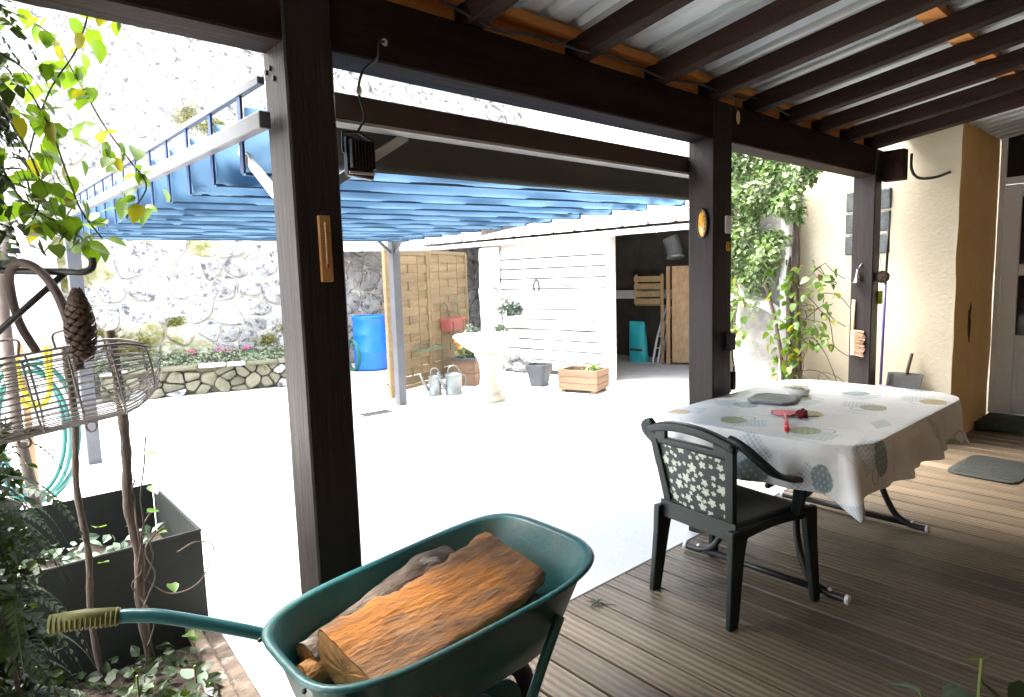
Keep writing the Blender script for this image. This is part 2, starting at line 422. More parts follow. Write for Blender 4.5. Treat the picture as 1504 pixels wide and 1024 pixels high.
# ================================================================== SETTING
g = MB().grid(lambda u, v: (-60 + 130 * u, -50 + 130 * v, G), 8, 8)
struct(build('courtyard_ground', g, 'concrete'))
g = MB().grid(lambda u, v: (-0.55 + 1.12 * u + (0.03 if 0 < u else 0) * sin(v * 9), 2.02 + 0.74 * v, G + 0.012 + 0.035 * abs(noise.noise(Vector((u * 7, v * 6, 2)))) + 0.03 * sin(pi * u) * sin(pi * v)), 24, 18)
struct(build('planting_bed', g, 'soil', smooth=True))

deck = bpy.data.objects.new('deck', None); COL.objects.link(deck); struct(deck)
Y0, Y1 = -1.6, 1.852
top = []
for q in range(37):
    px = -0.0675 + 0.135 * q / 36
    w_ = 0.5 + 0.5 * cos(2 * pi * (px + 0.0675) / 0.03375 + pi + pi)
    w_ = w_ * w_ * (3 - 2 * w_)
    top.append((px, -0.0022 * (1 - w_), lerp(0.74, 1.46, w_)))  # paler worn ridges, darker grooves; stripes of grazing light painted into the colour
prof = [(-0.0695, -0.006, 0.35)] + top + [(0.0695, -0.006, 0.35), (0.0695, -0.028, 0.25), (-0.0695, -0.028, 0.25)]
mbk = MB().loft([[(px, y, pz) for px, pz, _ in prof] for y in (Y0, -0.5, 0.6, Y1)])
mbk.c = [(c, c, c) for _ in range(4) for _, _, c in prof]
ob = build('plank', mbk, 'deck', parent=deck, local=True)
X0 = 1.851 - 0.15 * 21 + 0.075
ob.location = (X0, 0, 0)
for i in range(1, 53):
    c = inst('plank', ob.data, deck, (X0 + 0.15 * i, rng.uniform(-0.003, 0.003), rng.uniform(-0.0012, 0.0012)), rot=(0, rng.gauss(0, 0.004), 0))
build('edge_board', B(-1.3, 6.66, 1.858, 1.876, -0.048, -0.008), 'deck_frame', deck)
build('gap_shade_sheet', B(-1.3, 6.66, -1.6, 1.85, -0.0495, -0.0475), 'rubber', deck)  # dark sheet added below the planks so the gaps look shaded
build('joist', B(-1.3, 6.66, 1.60, 1.66, -0.047, -0.030), 'deck_frame', deck)
build('joist', B(-1.3, 6.66, 0.0, 0.06, -0.047, -0.030), 'deck_frame', deck)

# ------------------------------------------------------------------ stones
def clip(poly, a, n):
    out = []
    for i in range(len(poly)):
        p, q = poly[i], poly[(i + 1) % len(poly)]
        dp = (p[0] - a[0]) * n[0] + (p[1] - a[1]) * n[1]; dq = (q[0] - a[0]) * n[0] + (q[1] - a[1]) * n[1]
        if dp <= 0: out.append(p)
        if dp * dq < 0:
            t = dp / (dp - dq); out.append((p[0] + (q[0] - p[0]) * t, p[1] + (q[1] - p[1]) * t))
    return out
def cells(w, h, sx, sy, seed, jit=0.42, gap0=0.012):
    r = random.Random(seed); nx, ny = int(w / sx) + 1, int(h / sy) + 1
    P = {}
    for i in range(-1, nx + 1):
        for j in range(-1, ny + 1):
            P[i, j] = ((i + 0.5 + (0.5 if j % 2 else 0) + r.uniform(-jit, jit)) * sx, (j + 0.5 + r.uniform(-jit, jit)) * sy)
    out = []
    for (i, j), p in P.items():
        if not (0 <= p[0] <= w and 0 <= p[1] <= h): continue
        poly = [(p[0] - 2 * sx, p[1] - 2 * sy), (p[0] + 2 * sx, p[1] - 2 * sy), (p[0] + 2 * sx, p[1] + 2 * sy), (p[0] - 2 * sx, p[1] + 2 * sy)]
        for a in range(-2, 3):
            for b in range(-2, 3):
                q = P.get((i + a, j + b))
                if q is None or (a == 0 and b == 0): continue
                d = (q[0] - p[0], q[1] - p[1]); l = sqrt(d[0] ** 2 + d[1] ** 2) or 1
                gap = gap0
                mid = (p[0] + d[0] / 2 - d[0] / l * gap, p[1] + d[1] / 2 - d[1] / l * gap)
                poly = clip(poly, mid, d)
                if len(poly) < 3: break
            if len(poly) < 3: break
        poly = clip(poly, (0, 0), (-1, 0)); 
        if len(poly) > 2: poly = clip(poly, (0, 0), (0, -1))
        if len(poly) > 2: poly = clip(poly, (w, 0), (1, 0))
        if len(poly) > 2: poly = clip(poly, (0, h), (0, 1))
        if len(poly) > 2: out.append((p, poly))
    return out
def chaikin(poly):
    out = []
    for i in range(len(poly)):
        p, q = poly[i], poly[(i + 1) % len(poly)]
        l = sqrt((p[0] - q[0]) ** 2 + (p[1] - q[1]) ** 2)
        if l < 0.03: out.append(((p[0] + q[0]) / 2, (p[1] + q[1]) / 2)); continue
        out.append((p[0] * 0.82 + q[0] * 0.18, p[1] * 0.82 + q[1] * 0.18)); out.append((p[0] * 0.18 + q[0] * 0.82, p[1] * 0.18 + q[1] * 0.82))
    return out
def stone_into(mb, p, poly, proud, to3, seed):
    poly = chaikin(poly); n = len(poly)
    cx_, cy_ = sum(q[0] for q in poly) / n, sum(q[1] for q in poly) / n
    o = len(mb.v); rings = []
    tx, ty = rng.gauss(0, 0.10), rng.gauss(0, 0.10)
    for k, d in ((1.0, -0.10), (1.0, 0.35), (0.86, 0.85), (0.45, 1.0)):
        ring = []
        for q in poly:
            dx, dy = (q[0] - cx_) * k, (q[1] - cy_) * k
            nz = noise.noise(Vector((q[0] * 5 + seed, q[1] * 5, k * 2)))
            dep = proud * d + (dx * tx + dy * ty + nz * 0.02) * (1 if d > 0.4 else 0)
            ring.append(to3(cx_ + dx, cy_ + dy, dep))
        rings.append(ring)
    mb.loft(rings, (False, False))
    c = to3(cx_, cy_, proud * 1.03)
    mb.v.append(tuple(c)); ci = len(mb.v) - 1
    base = o + 3 * n
    for i in range(n): mb.f.append((base + i, base + (i + 1) % n, ci))

# tall garden wall behind everything, individually laid field stones
gw = thing('garden_wall', 'tall pale field stone garden wall with mossy joints rising behind the flower bed', 'wall', (3, 10.9, G))
build('core', B(-6, 12.2, 10.9, 11.5, G - 0.3, 8.2), 'mortar', gw)
WX, WW, WH = -1.6, 11.6, 8.0
cl = cells(WW, WH, 0.40, 0.33, 11)
def vis_rank(p):
    X, Z_ = WX + p[0], G + p[1]
    ok = (0.7 < X < 5.2 and Z_ < 2.05) or (0.2 < X < 8.8 and 3.0 < Z_ < 5.0)
    return (0 if ok else 1, X * X + 100 + (Z_ - 1.4) ** 2)
cl.sort(key=lambda c: vis_rank(c[0]))
rest = MB()
for i, (p, poly) in enumerate(cl):
    to3 = lambda a, b, d: Vector((WX + a, 10.9 - d, G + b))
    pr = rng.uniform(0.025, 0.07)
    if i < 290:
        m_ = MB(); stone_into(m_, p, poly, pr, to3, i * 1.3)
        z_ = G + p[1]
        mossy = noise.noise(Vector((p[0] * 0.7, p[1] * 0.8, 4))) > 0.12 and z_ < 2.2
        build('stone', m_, 'stone_moss' if mossy else 'stone', gw, smooth=False)
    else: stone_into(rest, p, poly, pr, to3, i * 1.3)
o = build('stonework', rest, 'stone', gw); o['kind'] = 'stuff'

bt = thing('rock_buttress', 'smooth pale rock buttress standing against the tall stone wall', 'wall', (0.0, 10.2, G))
def buttress(u, v):
    a = u * pi * 0.5
    if u < 0.7: x, y = lerp(-4.0, 0.95, u / 0.7), 9.75
    else: x, y = 0.95 + 0.14 * sin((u - 0.7) / 0.3 * pi / 2), lerp(9.75, 10.95, (u - 0.7) / 0.3)
    n_ = noise.fractal(Vector((x * 1.5, y * 1.5, v * 4)), 1.0, 2.0, 4)
    return (x + 0.06 * n_ - 0.03 * v, y - 0.10 * n_ + 0.25 * v, G - 0.02 + 3.3 * v)
o = build('rock_face', MB().grid(buttress, 60, 40), 'rock_pale', bt, smooth=True)
build('rock_top', B(-4.0, 0.9, 10.0, 10.88, 3.0, 3.22), 'rock_pale', bt)

# low dry-stone retaining wall with a flower bed behind it
lw = thing('dry_stone_wall', 'low dry stone retaining wall of flat mossy stones edging the flower bed', 'wall', (2.6, 9.45, G))
A_, B_ = Vector((1.30, 9.88)), Vector((3.98, 9.10))
dv = (B_ - A_).normalized(); nv = Vector((-dv.y, dv.x))      # nv points away from the camera
Lw = (B_ - A_).length
def lw3(a, b, d):
    p = A_ + dv * a - nv * d
    return Vector((p.x + nv.x * .14 * b, p.y + nv.y * .14 * b, G + b))
for i, (p, poly) in enumerate(cells(Lw, .37, .27, .105, 23, .40, .005)):
    m_ = MB(); stone_into(m_, p, poly, rng.uniform(.03, .10), lw3, i * 2.1)
    build('stone', m_, 'stone_flat' if rng.random() < .8 else 'stone', lw)
t = 0
while t < Lw:                       # flat capping stones
    w_ = rng.uniform(.22, .48); m_ = MB()
    q = [(t + .01, -.09), (t + w_ * .5, -.10 - rng.uniform(0, .03)), (t + w_ - .01, -.085), (t + w_ - .01, .16), (t + .01, .17)]
    z_ = .365 + rng.uniform(-.01, .012); h_ = rng.uniform(.03, .05)
    m_.loft([[lw3(a, z_ + dz, -d) for a, d in q] for dz in (0, h_)])
    build('stone', m_, 'stone_flat' if rng.random() < .7 else 'stone', lw, bevel=.008)
    t += w_
build('backing', MB().bar((A_.x + nv.x * .16, A_.y + nv.y * .16, G + .18), (B_.x + nv.x * .16, B_.y + nv.y * .16, G + .18), 0.16, 0.36), 'stone_flat', lw)
def bedf(u, v):
    p = A_.lerp(B_, u); q = Vector((lerp(1.15, 4.8, u), 10.95))
    r_ = (p + nv * 0.12).lerp(q, v)
    return (r_.x, r_.y, G + 0.30 + 0.16 * v + 0.03 * noise.noise(Vector((u * 9, v * 5, 0))))
struct(build('flower_bed', MB().grid(bedf, 30, 12), 'soil', smooth=True))
fb = MB()
cs = []
for i in range(2600):
    u, v = rng.random(), rng.random() ** 0.8 * 0.9
    p = Vector(bedf(u, v)); hh = 0.10 * (0.4 + abs(noise.noise(Vector((u * 12, v * 6, 7)))) * 2)
    cs.append(p + Vector((0, 0, rng.uniform(0, hh))))
leaves_into(fb, cs, 0.05, rng)
o = build('ground_cover', fb, 'groundcover'); o['kind'] = 'stuff'
o['label'] = 'low grey green ground cover growing behind the dry stone wall'; o['category'] = 'plants'
for i, (u, v) in enumerate(((0.42, 0.5), (0.55, 0.45), (0.66, 0.5))):
    p = Vector(bedf(u, v)); pm = MB()
    for k in range(7): pm.blob(p + Vector((rng.gauss(0, .05), rng.gauss(0, .05), .14 + rng.uniform(0, .05))), (.017, .017, .014), 6, 4)
    pk = thing('pink_flower', 'small pink flower cluster in the bed below the tall stone wall', 'flower', p, 'pink flowers in the bed')
    build('bloom', pm, 'petal_pink', pk)
    st = MB()
    for k in range(4): st.tube([p, p + Vector((rng.gauss(0, .03), rng.gauss(0, .03), .14))], .003, 4)
    build('stem', st, 'stemgreen', pk)

# moss cushions and a few wall plants
for i, (x, z, s_) in enumerate(((1.5, 0.75, .30), (1.9, 0.62, .26), (1.15, 1.2, .22), (2.5, 0.95, .12), (4.3, 0.75, .2), (3.9, 0.55, .15), (3.0, 4.1, .28), (3.3, 4.0, .2), (1.2, 1.6, .16), (4.5, 1.3, .14))):
    mm = MB()
    leaves_into(mm, [(x + rng.gauss(0, s_ * .55), 10.835 + rng.uniform(-.025, .02), z + rng.gauss(0, s_ * .32)) for k in range(int(2600 * s_))], .035, rng)
    mc = thing('moss_patch', 'cushion of yellow green moss growing on the tall stone wall', 'moss', (x, 10.86, z), 'moss on the tall stone wall')
    build('cushion', mm, 'moss', mc)['kind'] = 'stuff'

# pale rendered boundary wall behind the shed
rw = thing('rendered_wall', 'tall pale rendered boundary wall rising above the shed roof', 'wall', (10.2, 7, G))
def rwf(u, v): 
    y, z = 10.9 - 12 * u, G - 0.1 + 8.2 * v
    return (10.15 + 0.05 * noise.fractal(Vector((y * .9, z * .9, 1)), 1, 2, 3), y, z)
build('wall_face', MB().grid(rwf, 60, 40), 'render_white', rw, smooth=True)
build('wall_core', B(10.32, 10.7, -1.2, 11.0, G - .1, 8.1), 'render_white', rw)

# ================================================================== PORCH
RS = 0.145                                   # roof slope
def rz(y): return 2.34 + RS * (1.85 - y)     # underside of the rafters
porch = thing('timber_porch', 'dark brown timber porch with corrugated sheet roof over the deck', 'porch', (3.0, 1.93, 0))
build('post', B(0.772, 0.924, 1.846, 2.010, G - 0.01, 2.3365), 'timber_z', porch, bevel=0.006)
build('post', B(3.061, 3.245, 1.846, 2.002, G - 0.01, 2.3365), 'timber_z', porch, bevel=0.006)
build('post', B(5.335, 5.470, 1.846, 2.005, G - 0.01, 2.3365), 'timber_z', porch, bevel=0.006)
build('post', B(-1.30, -1.15, 1.846, 2.005, G - 0.01, 2.3365), 'timber_z', porch, bevel=0.006)
build('beam', B(-1.45, 5.60, 1.853, 1.998, 2.138, 2.338), 'timber_x', porch, bevel=0.006)
build('beam_end_block', B(5.472, 5.565, 1.70, 1.852, 2.10, 2.33), 'timber_x', porch, bevel=0.004)
RX = [-1.06, -0.55, 0.0, 0.5, 1.03, 1.527, 2.104, 2.651, 3.113, 3.572, 4.018, 4.467, 4.926, 5.40]
yA, yB = 2.16, -1.58
for k, xr in enumerate(RX):
    w_ = 0.075 if k < len(RX) - 1 else 0.10
    a = Vector((xr - w_ / 2, yA, rz(yA) + 0.046)); b_ = Vector((xr - w_ / 2, yB, rz(yB) + 0.046))
    build('rafter', MB().bar(a, b_, w_, 0.090), 'timber_y', porch, bevel=0.004)
for y in (1.93, 0.98, -0.05, -1.0):
    zc = rz(y) + 0.092 + 0.018
    build('batten', MB().bar((-1.4, y, zc), (5.62 if y > 1.5 else 7.2, y, zc), 0.14 if y > 1.5 else 0.10, 0.034), 'batten', porch)
for k in range(len(RX) - 1):                        # light wood blocking over the beam
    build('blocking', B(RX[k] + 0.003, RX[k + 1] - 0.078, 1.925, 1.95, 2.341, 2.341 + 0.082), 'batten', porch)
sw = 0.84
for k in range(11):
    x0 = -1.5 + k * (sw - 0.035); pts = []
    nr = 5
    per = sw / nr
    for i in range(nr):
        c = x0 + per * i
        pts += [(c, 0.0), (c + per * 0.52, 0.0), (c + per * 0.62, 0.032), (c + per * 0.88, 0.032), (c + per * 0.98, 0.0)]
    z0 = 0.132 + (0.003 if k % 2 else 0.0)
    m_ = MB().loft([[(px, y, rz(y) + z0 + pz) for px, pz in pts] for y in ((2.24 if k < 9 else 1.86), 1.2, 0.2, -0.7, -1.6)], (False, False), closed=False)
    build('roof_sheet', m_, 'sheet', porch, solid=0.002)
for y, z in ((1.955, 2.085), (1.985, 2.08), (1.93, 2.05)):
    build('bolt', MB().tube([(0.774, y, z), (0.765, y, z)], 0.008, 8), 'iron', porch)
cab = curve([(1.05, 1.80, 2.36), (1.30, 1.86, 2.40), (1.55, 1.82, 2.335), (1.75, 1.83, 2.36), (1.98, 1.80, 2.345), (2.25, 1.84, 2.38), (2.6, 1.82, 2.35), (2.95, 1.83, 2.38), (3.25, 1.80, 2.35), (3.45, 1.82, 2.40), (3.8, 1.8, 2.35)], 8)
build('cable', MB().tube(cab, 0.006, 6), 'black_metal', porch, smooth=True)
build('wall_cable', MB().tube(curve([(5.60, 1.69, 2.30), (5.60, 1.685, 2.18), (5.68, 1.66, 2.12), (5.86, 1.60, 2.13), (5.88, 1.50, 2.16)], 8), 0.011, 6), 'black_metal', porch, smooth=True)

# ================================================================== HOUSE
house = thing('house', 'cream rendered house with ochre door reveal and white glazed door', 'house', (6.5, 2.0, 0))
XC, XD, YR = 5.9, 7.08, 1.44
def cwall(u, v):
    y, z = lerp(YR, 2.72, u), G + 4.2 * v
    return (XC + 0.012 * noise.noise(Vector((y * 2.3, z * 2.3, 0))), y + (0.012 * noise.noise(Vector((z * 3, 5, 0))) if u == 0 else 0), z)
build('end_wall', MB().grid(cwall, 20, 50), 'cream', house, smooth=True)
build('end_wall_core', B(XC + 0.03, 9.0, YR + 0.02, 3.2, G, 4.1), 'cream', house)
def rev(u, v):
    x, z = lerp(XC, XD, u), G + 4.2 * v
    return (x, YR + 0.012 * noise.noise(Vector((z * 3, 5, 0))) * (1 if u == 0 else 0) + 0.010 * noise.noise(Vector((x * 2, z * 2, 9))) * (0 if u == 0 else 1), z)
build('reveal', MB().grid(rev, 12, 50), 'ochre', house, smooth=True)
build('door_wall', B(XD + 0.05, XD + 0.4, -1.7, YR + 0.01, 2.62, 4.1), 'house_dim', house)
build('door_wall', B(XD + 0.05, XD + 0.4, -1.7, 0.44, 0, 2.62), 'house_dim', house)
build('unseen_side_blocker', B(-1.75, -1.5, -1.65, 1.2, G, 3.1), 'house_dim', house)  # unseen wall added at the open end to keep light out of the porch
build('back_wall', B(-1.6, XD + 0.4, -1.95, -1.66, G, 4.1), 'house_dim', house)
for i in range(3):
    for j in range(2):
        y1, z1 = 1.915 + 0.185 * j, 1.555 + 0.185 * i
        gb = build('glass_block', B(XC - 0.012, XC + 0.02, y1, y1 + 0.172, z1, z1 + 0.172), 'glassblock', house, bevel=0.012, seg=2)
# door
dz0, dz1, dy0, dy1 = 0.085, 2.13, 0.50, 1.385
fr = build('door_frame', B(XD - 0.02, XD + 0.05, dy1, YR - 0.012, 0.08, 2.60), 'white_paint', house)
fr = build('door_frame', B(XD - 0.02, XD + 0.05, 0.44, dy0, 0.08, 2.60), 'white_paint', house)
build('door_frame', B(XD - 0.018, XD + 0.048, dy0 + .001, dy1 - .001, dz1 + 0.005, dz1 + 0.065), 'white_paint', house)
build('transom_window', B(XD + 0.01, XD + 0.03, dy0 + .001, dy1 - .001, dz1 + 0.066, 2.60), 'darkglass', house)
dr = build('door', B(XD + 0.0, XD + 0.012, dy0 + 0.003, dy1 - 0.003, dz0, dz1), 'white_paint', house)
for (a, b_) in ((dy1 - 0.125, dy1 - 0.004), (0.885, 0.985), (dy0 + 0.004, dy0 + 0.12)):
    build('stile', B(XD - 0.03, XD - 0.001, a, b_, dz0 + 0.002, dz1 - 0.002), 'white_paint', dr, bevel=0.004)
for (a, b_) in ((0.09, 0.22), (0.70, 0.80), (1.33, 1.43), (2.02, 2.125)):
    for (p, q) in ((0.986, dy1 - 0.126), (dy0 + 0.121, 0.884)):
        build('rail', B(XD - 0.027, XD - 0.002, p, q, a, b_), 'white_paint', dr, bevel=0.004)
for (p, q) in ((0.987, dy1 - 0.127), (dy0 + 0.122, 0.883)):
    for (a, b_) in ((0.801, 1.329), (1.431, 2.019)):
        build('pane', B(XD - 0.012, XD - 0.004, p, q, a, b_), 'darkglass', dr)
    build('panel', B(XD - 0.016, XD - 0.003, p + 0.03, q - 0.03, 0.26, 0.66), 'white_paint', dr, bevel=0.01)
build('door_step', B(6.60, XD + 0.05, 0.30, YR - 0.015, 0.003, 0.078), 'greenstep', house, bevel=0.01)
build('corner_stain', MB().blob((6.35, YR - 0.001, 0.98), (0.05, 0.006, 0.13), 10, 8, 0.5), 'soil', house)

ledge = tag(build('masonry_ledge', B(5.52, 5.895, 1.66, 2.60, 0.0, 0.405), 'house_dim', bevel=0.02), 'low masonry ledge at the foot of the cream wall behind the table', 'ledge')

# rough stone pillar at the end of the house with vine and pipes
def pil(u, v):
    a = u * 2 * pi; z = G + 2.25 * v
    cx_, cy_ = 6.05, 2.98
    rx, ry = 0.30, 0.33
    e = 0.55
    x = math.copysign(abs(cos(a)) ** e, cos(a)) * rx; y = math.copysign(abs(sin(a)) ** e, sin(a)) * ry
    k = 1 + 0.10 * noise.fractal(Vector((x * 4, y * 4, z * 3)), 1, 2, 4) - 0.06 * v
    return (cx_ + x * k, cy_ + y * k, z)
sp = thing('stone_pillar', 'rough whitewashed stone pillar at the house end half covered by vine', 'pillar', (6.05, 2.98, G))
build('shaft', MB().grid(pil, 48, 40), 'pillar_stone', sp, smooth=True)
dp = thing('drainpipe', 'grey branching drainpipe climbing the pillar behind the vine leaves', 'pipe', (5.72, 2.74, G))
build('pipe', MB().tube([(5.70, 2.70, G), (5.70, 2.70, 2.25)], 0.048, 14), 'pvc', dp, smooth=True)
build('branch_pipe', MB().tube(curve([(5.70, 2.72, 0.98), (5.70, 2.84, 1.10), (5.71, 3.08, 1.18), (5.72, 3.3, 1.21)], 8), 0.046, 14), 'pvc', dp, smooth=True)
for z in (0.9, 1.3, 1.65): build('collar', MB().tube([(5.70, 2.70, z), (5.70, 2.70, z + .08)], 0.056, 14), 'pvc', dp, smooth=True)

# ================================================================== PERGOLA
pg = thing('pergola', 'grey steel pergola with a pleated blue fabric canopy over the courtyard', 'pergola', (2.3, 4.2, G))
def bz(y): return 1.928 + 0.030 * (y - 2.0)
build('post', B(0.695, 0.795, 6.31, 6.41, G + .02, bz(6.36) + 0.04), 'greypaint', pg, bevel=0.004)
fp = build('post', B(3.755, 3.855, 6.33, 6.43, G + .05, 2.05), 'greypaint', pg, bevel=0.004)
build('footing', B(3.71, 3.90, 6.26, 6.47, G - .005, G + 0.055), 'rock_pale', pg, bevel=0.008)
build('footing', B(0.66, 0.83, 6.27, 6.45, G - .005, G + 0.022), 'rock_pale', pg, bevel=0.006)
build('post', B(3.248, 3.345, 1.93, 1.993, G, 2.075), 'timber_z', pg, bevel=0.004)
build('side_beam', MB().bar((0.735, 1.93, bz(1.93)), (0.722, 6.31, bz(6.3)), 0.035, 0.05), 'greypaint', pg, bevel=0.003)
build('side_beam', MB().bar((3.41, 2.078, 2.045), (3.80, 6.33, 2.045), 0.05, 0.05), 'greypaint', pg, bevel=0.003)
build('end_beam', MB().bar((0.80, 6.36, 2.06), (3.75, 6.38, 2.02), 0.05, 0.07), 'greypaint', pg, bevel=0.003)
build('near_beam', B(0.93, 3.44, 2.014, 2.074, 1.985, 2.072), 'brownmetal', pg, bevel=0.003)
build('near_beam_lip', B(0.93, 3.43, 2.006, 2.080, 1.972, 1.983), 'pvc', pg)
def rlz(y): return 2.068 + 0.032 * (y - 2.0)
build('guide_rail', MB().bar((0.768, 2.03, rlz(2.03)), (0.765, 6.35, rlz(6.35)), 0.022, 0.022), 'greypaint', pg)
build('guide_rail', MB().bar((3.86, 2.20, rlz(2.2) + .02), (3.86, 6.35, rlz(6.35)), 0.022, 0.022), 'greypaint', pg)
build('brace', MB().bar((0.783, 2.30, bz(2.3) - 0.03), (0.785, 2.016, 1.72), 0.016, 0.03), 'whitecap', pg)
build('brace', MB().bar((1.32, 2.09, 1.975), (0.93, 2.012, 1.74), 0.02, 0.03), 'pvc', pg)
build('brace', MB().bar((3.755, 6.37, 1.78), (3.50, 6.37, 2.0), 0.02, 0.03), 'greypaint', pg)
build('brace', MB().bar((3.80, 6.33, 1.78), (3.78, 6.05, 2.02), 0.02, 0.03), 'greypaint', pg)
build('valance', MB().grid(lambda u, v: (0.96 + 2.50 * u, 2.092 + 0.035 * v + 0.006 * sin(u * 23) * v, 2.02 + (-0.182 + 0.022 * u) * v), 40, 6), 'vinyl', pg, smooth=True, solid=0.003)
NF = 13
ys = [2.215 + 0.327 * k for k in range(NF)]
def fold_fn(k):
    y = ys[k]; yn = y + 0.327
    top = rlz(y) - 0.045; nxt = rlz(yn) - 0.045
    def bot(x): return 1.815 + 0.012 * (y - 2.2) + 0.030 * (x - 0.75) * (1 - (y - 2.2) / 6)
    def fn(u, v):
        x = 0.775 + 3.075 * u
        # crumple near the ends
        e = exp(-u * 9) + exp(-(1 - u) * 9)
        w_ = 0.010 * sin(u * 31 + k * 2.1) + 0.030 * noise.noise(Vector((u * 8, v * 3, k * 3.3))) + 0.07 * e * noise.noise(Vector((u * 60, v * 5, k)))
        bz_ = bot(x)
        if v < 0.42:                # falling front
            t = v / 0.42; return (x, y + 0.018 * t + w_ * t, lerp(top, bz_ + 0.015, t))
        if v < 0.54:                # bottom hem
            t = (v - 0.42) / 0.12; return (x, y + 0.018 + 0.03 * t + w_, bz_ + 0.015 - 0.018 * sin(pi * t))
        if v < 0.86:                # rising back
            t = (v - 0.54) / 0.32; return (x, y + 0.048 + 0.05 * t + w_ * (1 - t), lerp(bz_ + 0.015, top - 0.02, t))
        t = (v - 0.86) / 0.14
        return (x, lerp(y + 0.098, yn, t), lerp(top - 0.02, nxt, t) - 0.05 * sin(pi * t) * 0.6)
    return fn
for k in range(NF):
    build('canopy_pleat', MB().grid(fold_fn(k), 56, 26), 'canvas', pg, smooth=True)
    y = ys[k]
    hb0 = 1.815 + 0.012 * (y - 2.2); hb1 = hb0 + 0.030 * 3.1 * (1 - (y - 2.2) / 6)
    build('hem_bar', MB().tube([(0.775, y + 0.030, hb0 + 0.001), (3.85, y + 0.030, hb1 + 0.001)], 0.006, 6), 'canvas_hem', pg)
    for x in (0.765, 3.86):
        zb_ = 1.815 + 0.012 * (y - 2.2) + 0.030 * (x - 0.75) * (1 - (y - 2.2) / 6)
        build('strap', MB().bar((x, y + 0.008, rlz(y) + 0.015), (x, y + 0.022, zb_), 0.030, 0.008, (1, 0, 0)), 'canvas_edge', pg)
# ================================================================== SHED
# local frame: a runs along the front (away from the porch), d goes into the shed
SH0 = Vector((6.98, 4.9, 0)); ang = radians(5.6)
SA = Vector((-sin(ang), cos(ang), 0)); SD = Vector((cos(ang), sin(ang), 0))
def sp3(a, d, z): return SH0 + SA * a + SD * d + Vector((0, 0, z))
SM = Matrix((SA, SD, Vector((0, 0, 1)))).transposed().to_4x4(); SM.translation = SH0
def sbox(a0, a1, d0, d1, z0, z1): return MB().box(a0, a1, d0, d1, z0, z1, m=SM)
shed = thing('shed', 'whitewashed plank shed with corrugated lean-to roof and dark open doorway', 'shed', sp3(2, 0, G))
AW0, AW1 = 0.86, 3.05         # plank wall extent along the front
z = G + 0.07; k = 0
while z < 1.80:
    h_ = 0.158
    build('plank', sbox(AW0 + 0.07 + rng.uniform(0, 0.003), AW1 + rng.uniform(-0.02, 0.02), 0.0 + 0.006 * rng.random(), 0.026, z, z + h_ - 0.017), 'lime_plank', shed, bevel=0.004)
    z += h_; k += 1
build('wall_head', sbox(AW0, AW1 + 0.4, 0.012, 0.05, 1.80, 2.02), 'lime_plank', shed)
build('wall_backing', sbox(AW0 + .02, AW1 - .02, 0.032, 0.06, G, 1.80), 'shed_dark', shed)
build('jamb', sbox(AW0 - 0.02, AW0 + 0.065, -0.03, 0.09, G, 2.0), 'lime_plank', shed, bevel=0.004)
def quoin(u, v):
    a = lerp(AW1 - 0.05, AW1 + 0.42, u); zq = lerp(G, 1.96, v)
    n_ = noise.fractal(Vector((a * 3, zq * 3, 3)), 1, 2, 4)
    return sp3(a + 0.03 * n_ * (u > .9), -0.10 * sin(pi * min(1, max(0, u))) ** 0.35 + 0.05 * n_ - 0.02, zq)
build('stone_pier', MB().grid(quoin, 16, 50), 'render_white', shed, smooth=True)
for i, (a, z) in enumerate(((2.62, .05), (2.45, .20), (2.75, .19), (2.5, .03), (2.82, .02))):
    build('footing_stone', MB().blob(sp3(a, -0.02, z), (.12, .13, .09), 12, 8, .3, i), 'stone', shed)
# roof, rising to the boundary wall
AR0, AR1 = -0.85, 5.85
def roofz(d): return 2.09 + 0.20 * (d + 0.22)
ns = 17; wd = (AR1 - AR0) / ns
for i in range(ns):
    a0 = AR0 + wd * i
    pr_ = [(0, 0), (.42, 0), (.46, .05), (.54, .05), (.58, 0), (1.0, 0)]
    m_ = MB().loft([[sp3(a0 + wd * p, d, roofz(d) + q) for p, q in pr_] for d in (-0.22, 1.0, 2.2, 3.2)], (False, False), closed=False)
    build('roof_sheet', m_, 'shed_roof', shed, solid=0.004)
build('fascia', sbox(AR0, AR1, -0.135, -0.105, 1.985, 2.06), 'gutter', shed)
gp = [(-0.24 + 0.055 * cos(t), 2.035 + 0.055 * sin(t)) for t in [pi + pi * i / 10 for i in range(11)]]
build('gutter', MB().loft([[sp3(a, d, z) for d, z in gp] for a in (AR0, 2.0, AR1)], (False, False), closed=False), 'gutter', shed, smooth=True, solid=0.004)
for i in range(12):
    a = AR0 + 0.3 + i * 0.55
    build('gutter_hook', MB().tube([sp3(a, -0.24 + 0.062 * cos(t), 2.035 + 0.062 * sin(t)) for t in [pi * 0.9 + 1.2 * pi * j / 8 for j in range(9)]], 0.008, 5), 'zinc', shed)
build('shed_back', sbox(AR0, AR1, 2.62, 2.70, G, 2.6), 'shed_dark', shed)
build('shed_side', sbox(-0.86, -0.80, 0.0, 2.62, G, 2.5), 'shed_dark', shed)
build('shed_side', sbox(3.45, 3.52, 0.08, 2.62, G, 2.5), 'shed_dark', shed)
build('shelf_rail', sbox(0.6, 3.4, 2.50, 2.60, 1.02, 1.17), 'white_paint', shed)
struct(build('shed_floor', sbox(-0.8, 3.44, 0.06, 2.6, G, G + 0.005), 'shed_floor'))
build('corner_post', sbox(5.6, 5.72, -0.12, 0.0, G, 2.0), 'oldwood', shed)
cl_ = [(6.36, 9.62), (4.72, 10.12), (4.72, 10.86), (6.30, 10.86)]
build('corner_roof', MB().loft([[(x, y, 2.06 + .16 * (y > 10.5) + dz) for x, y in cl_] for dz in (0, .035)]), 'shed_roof', shed)
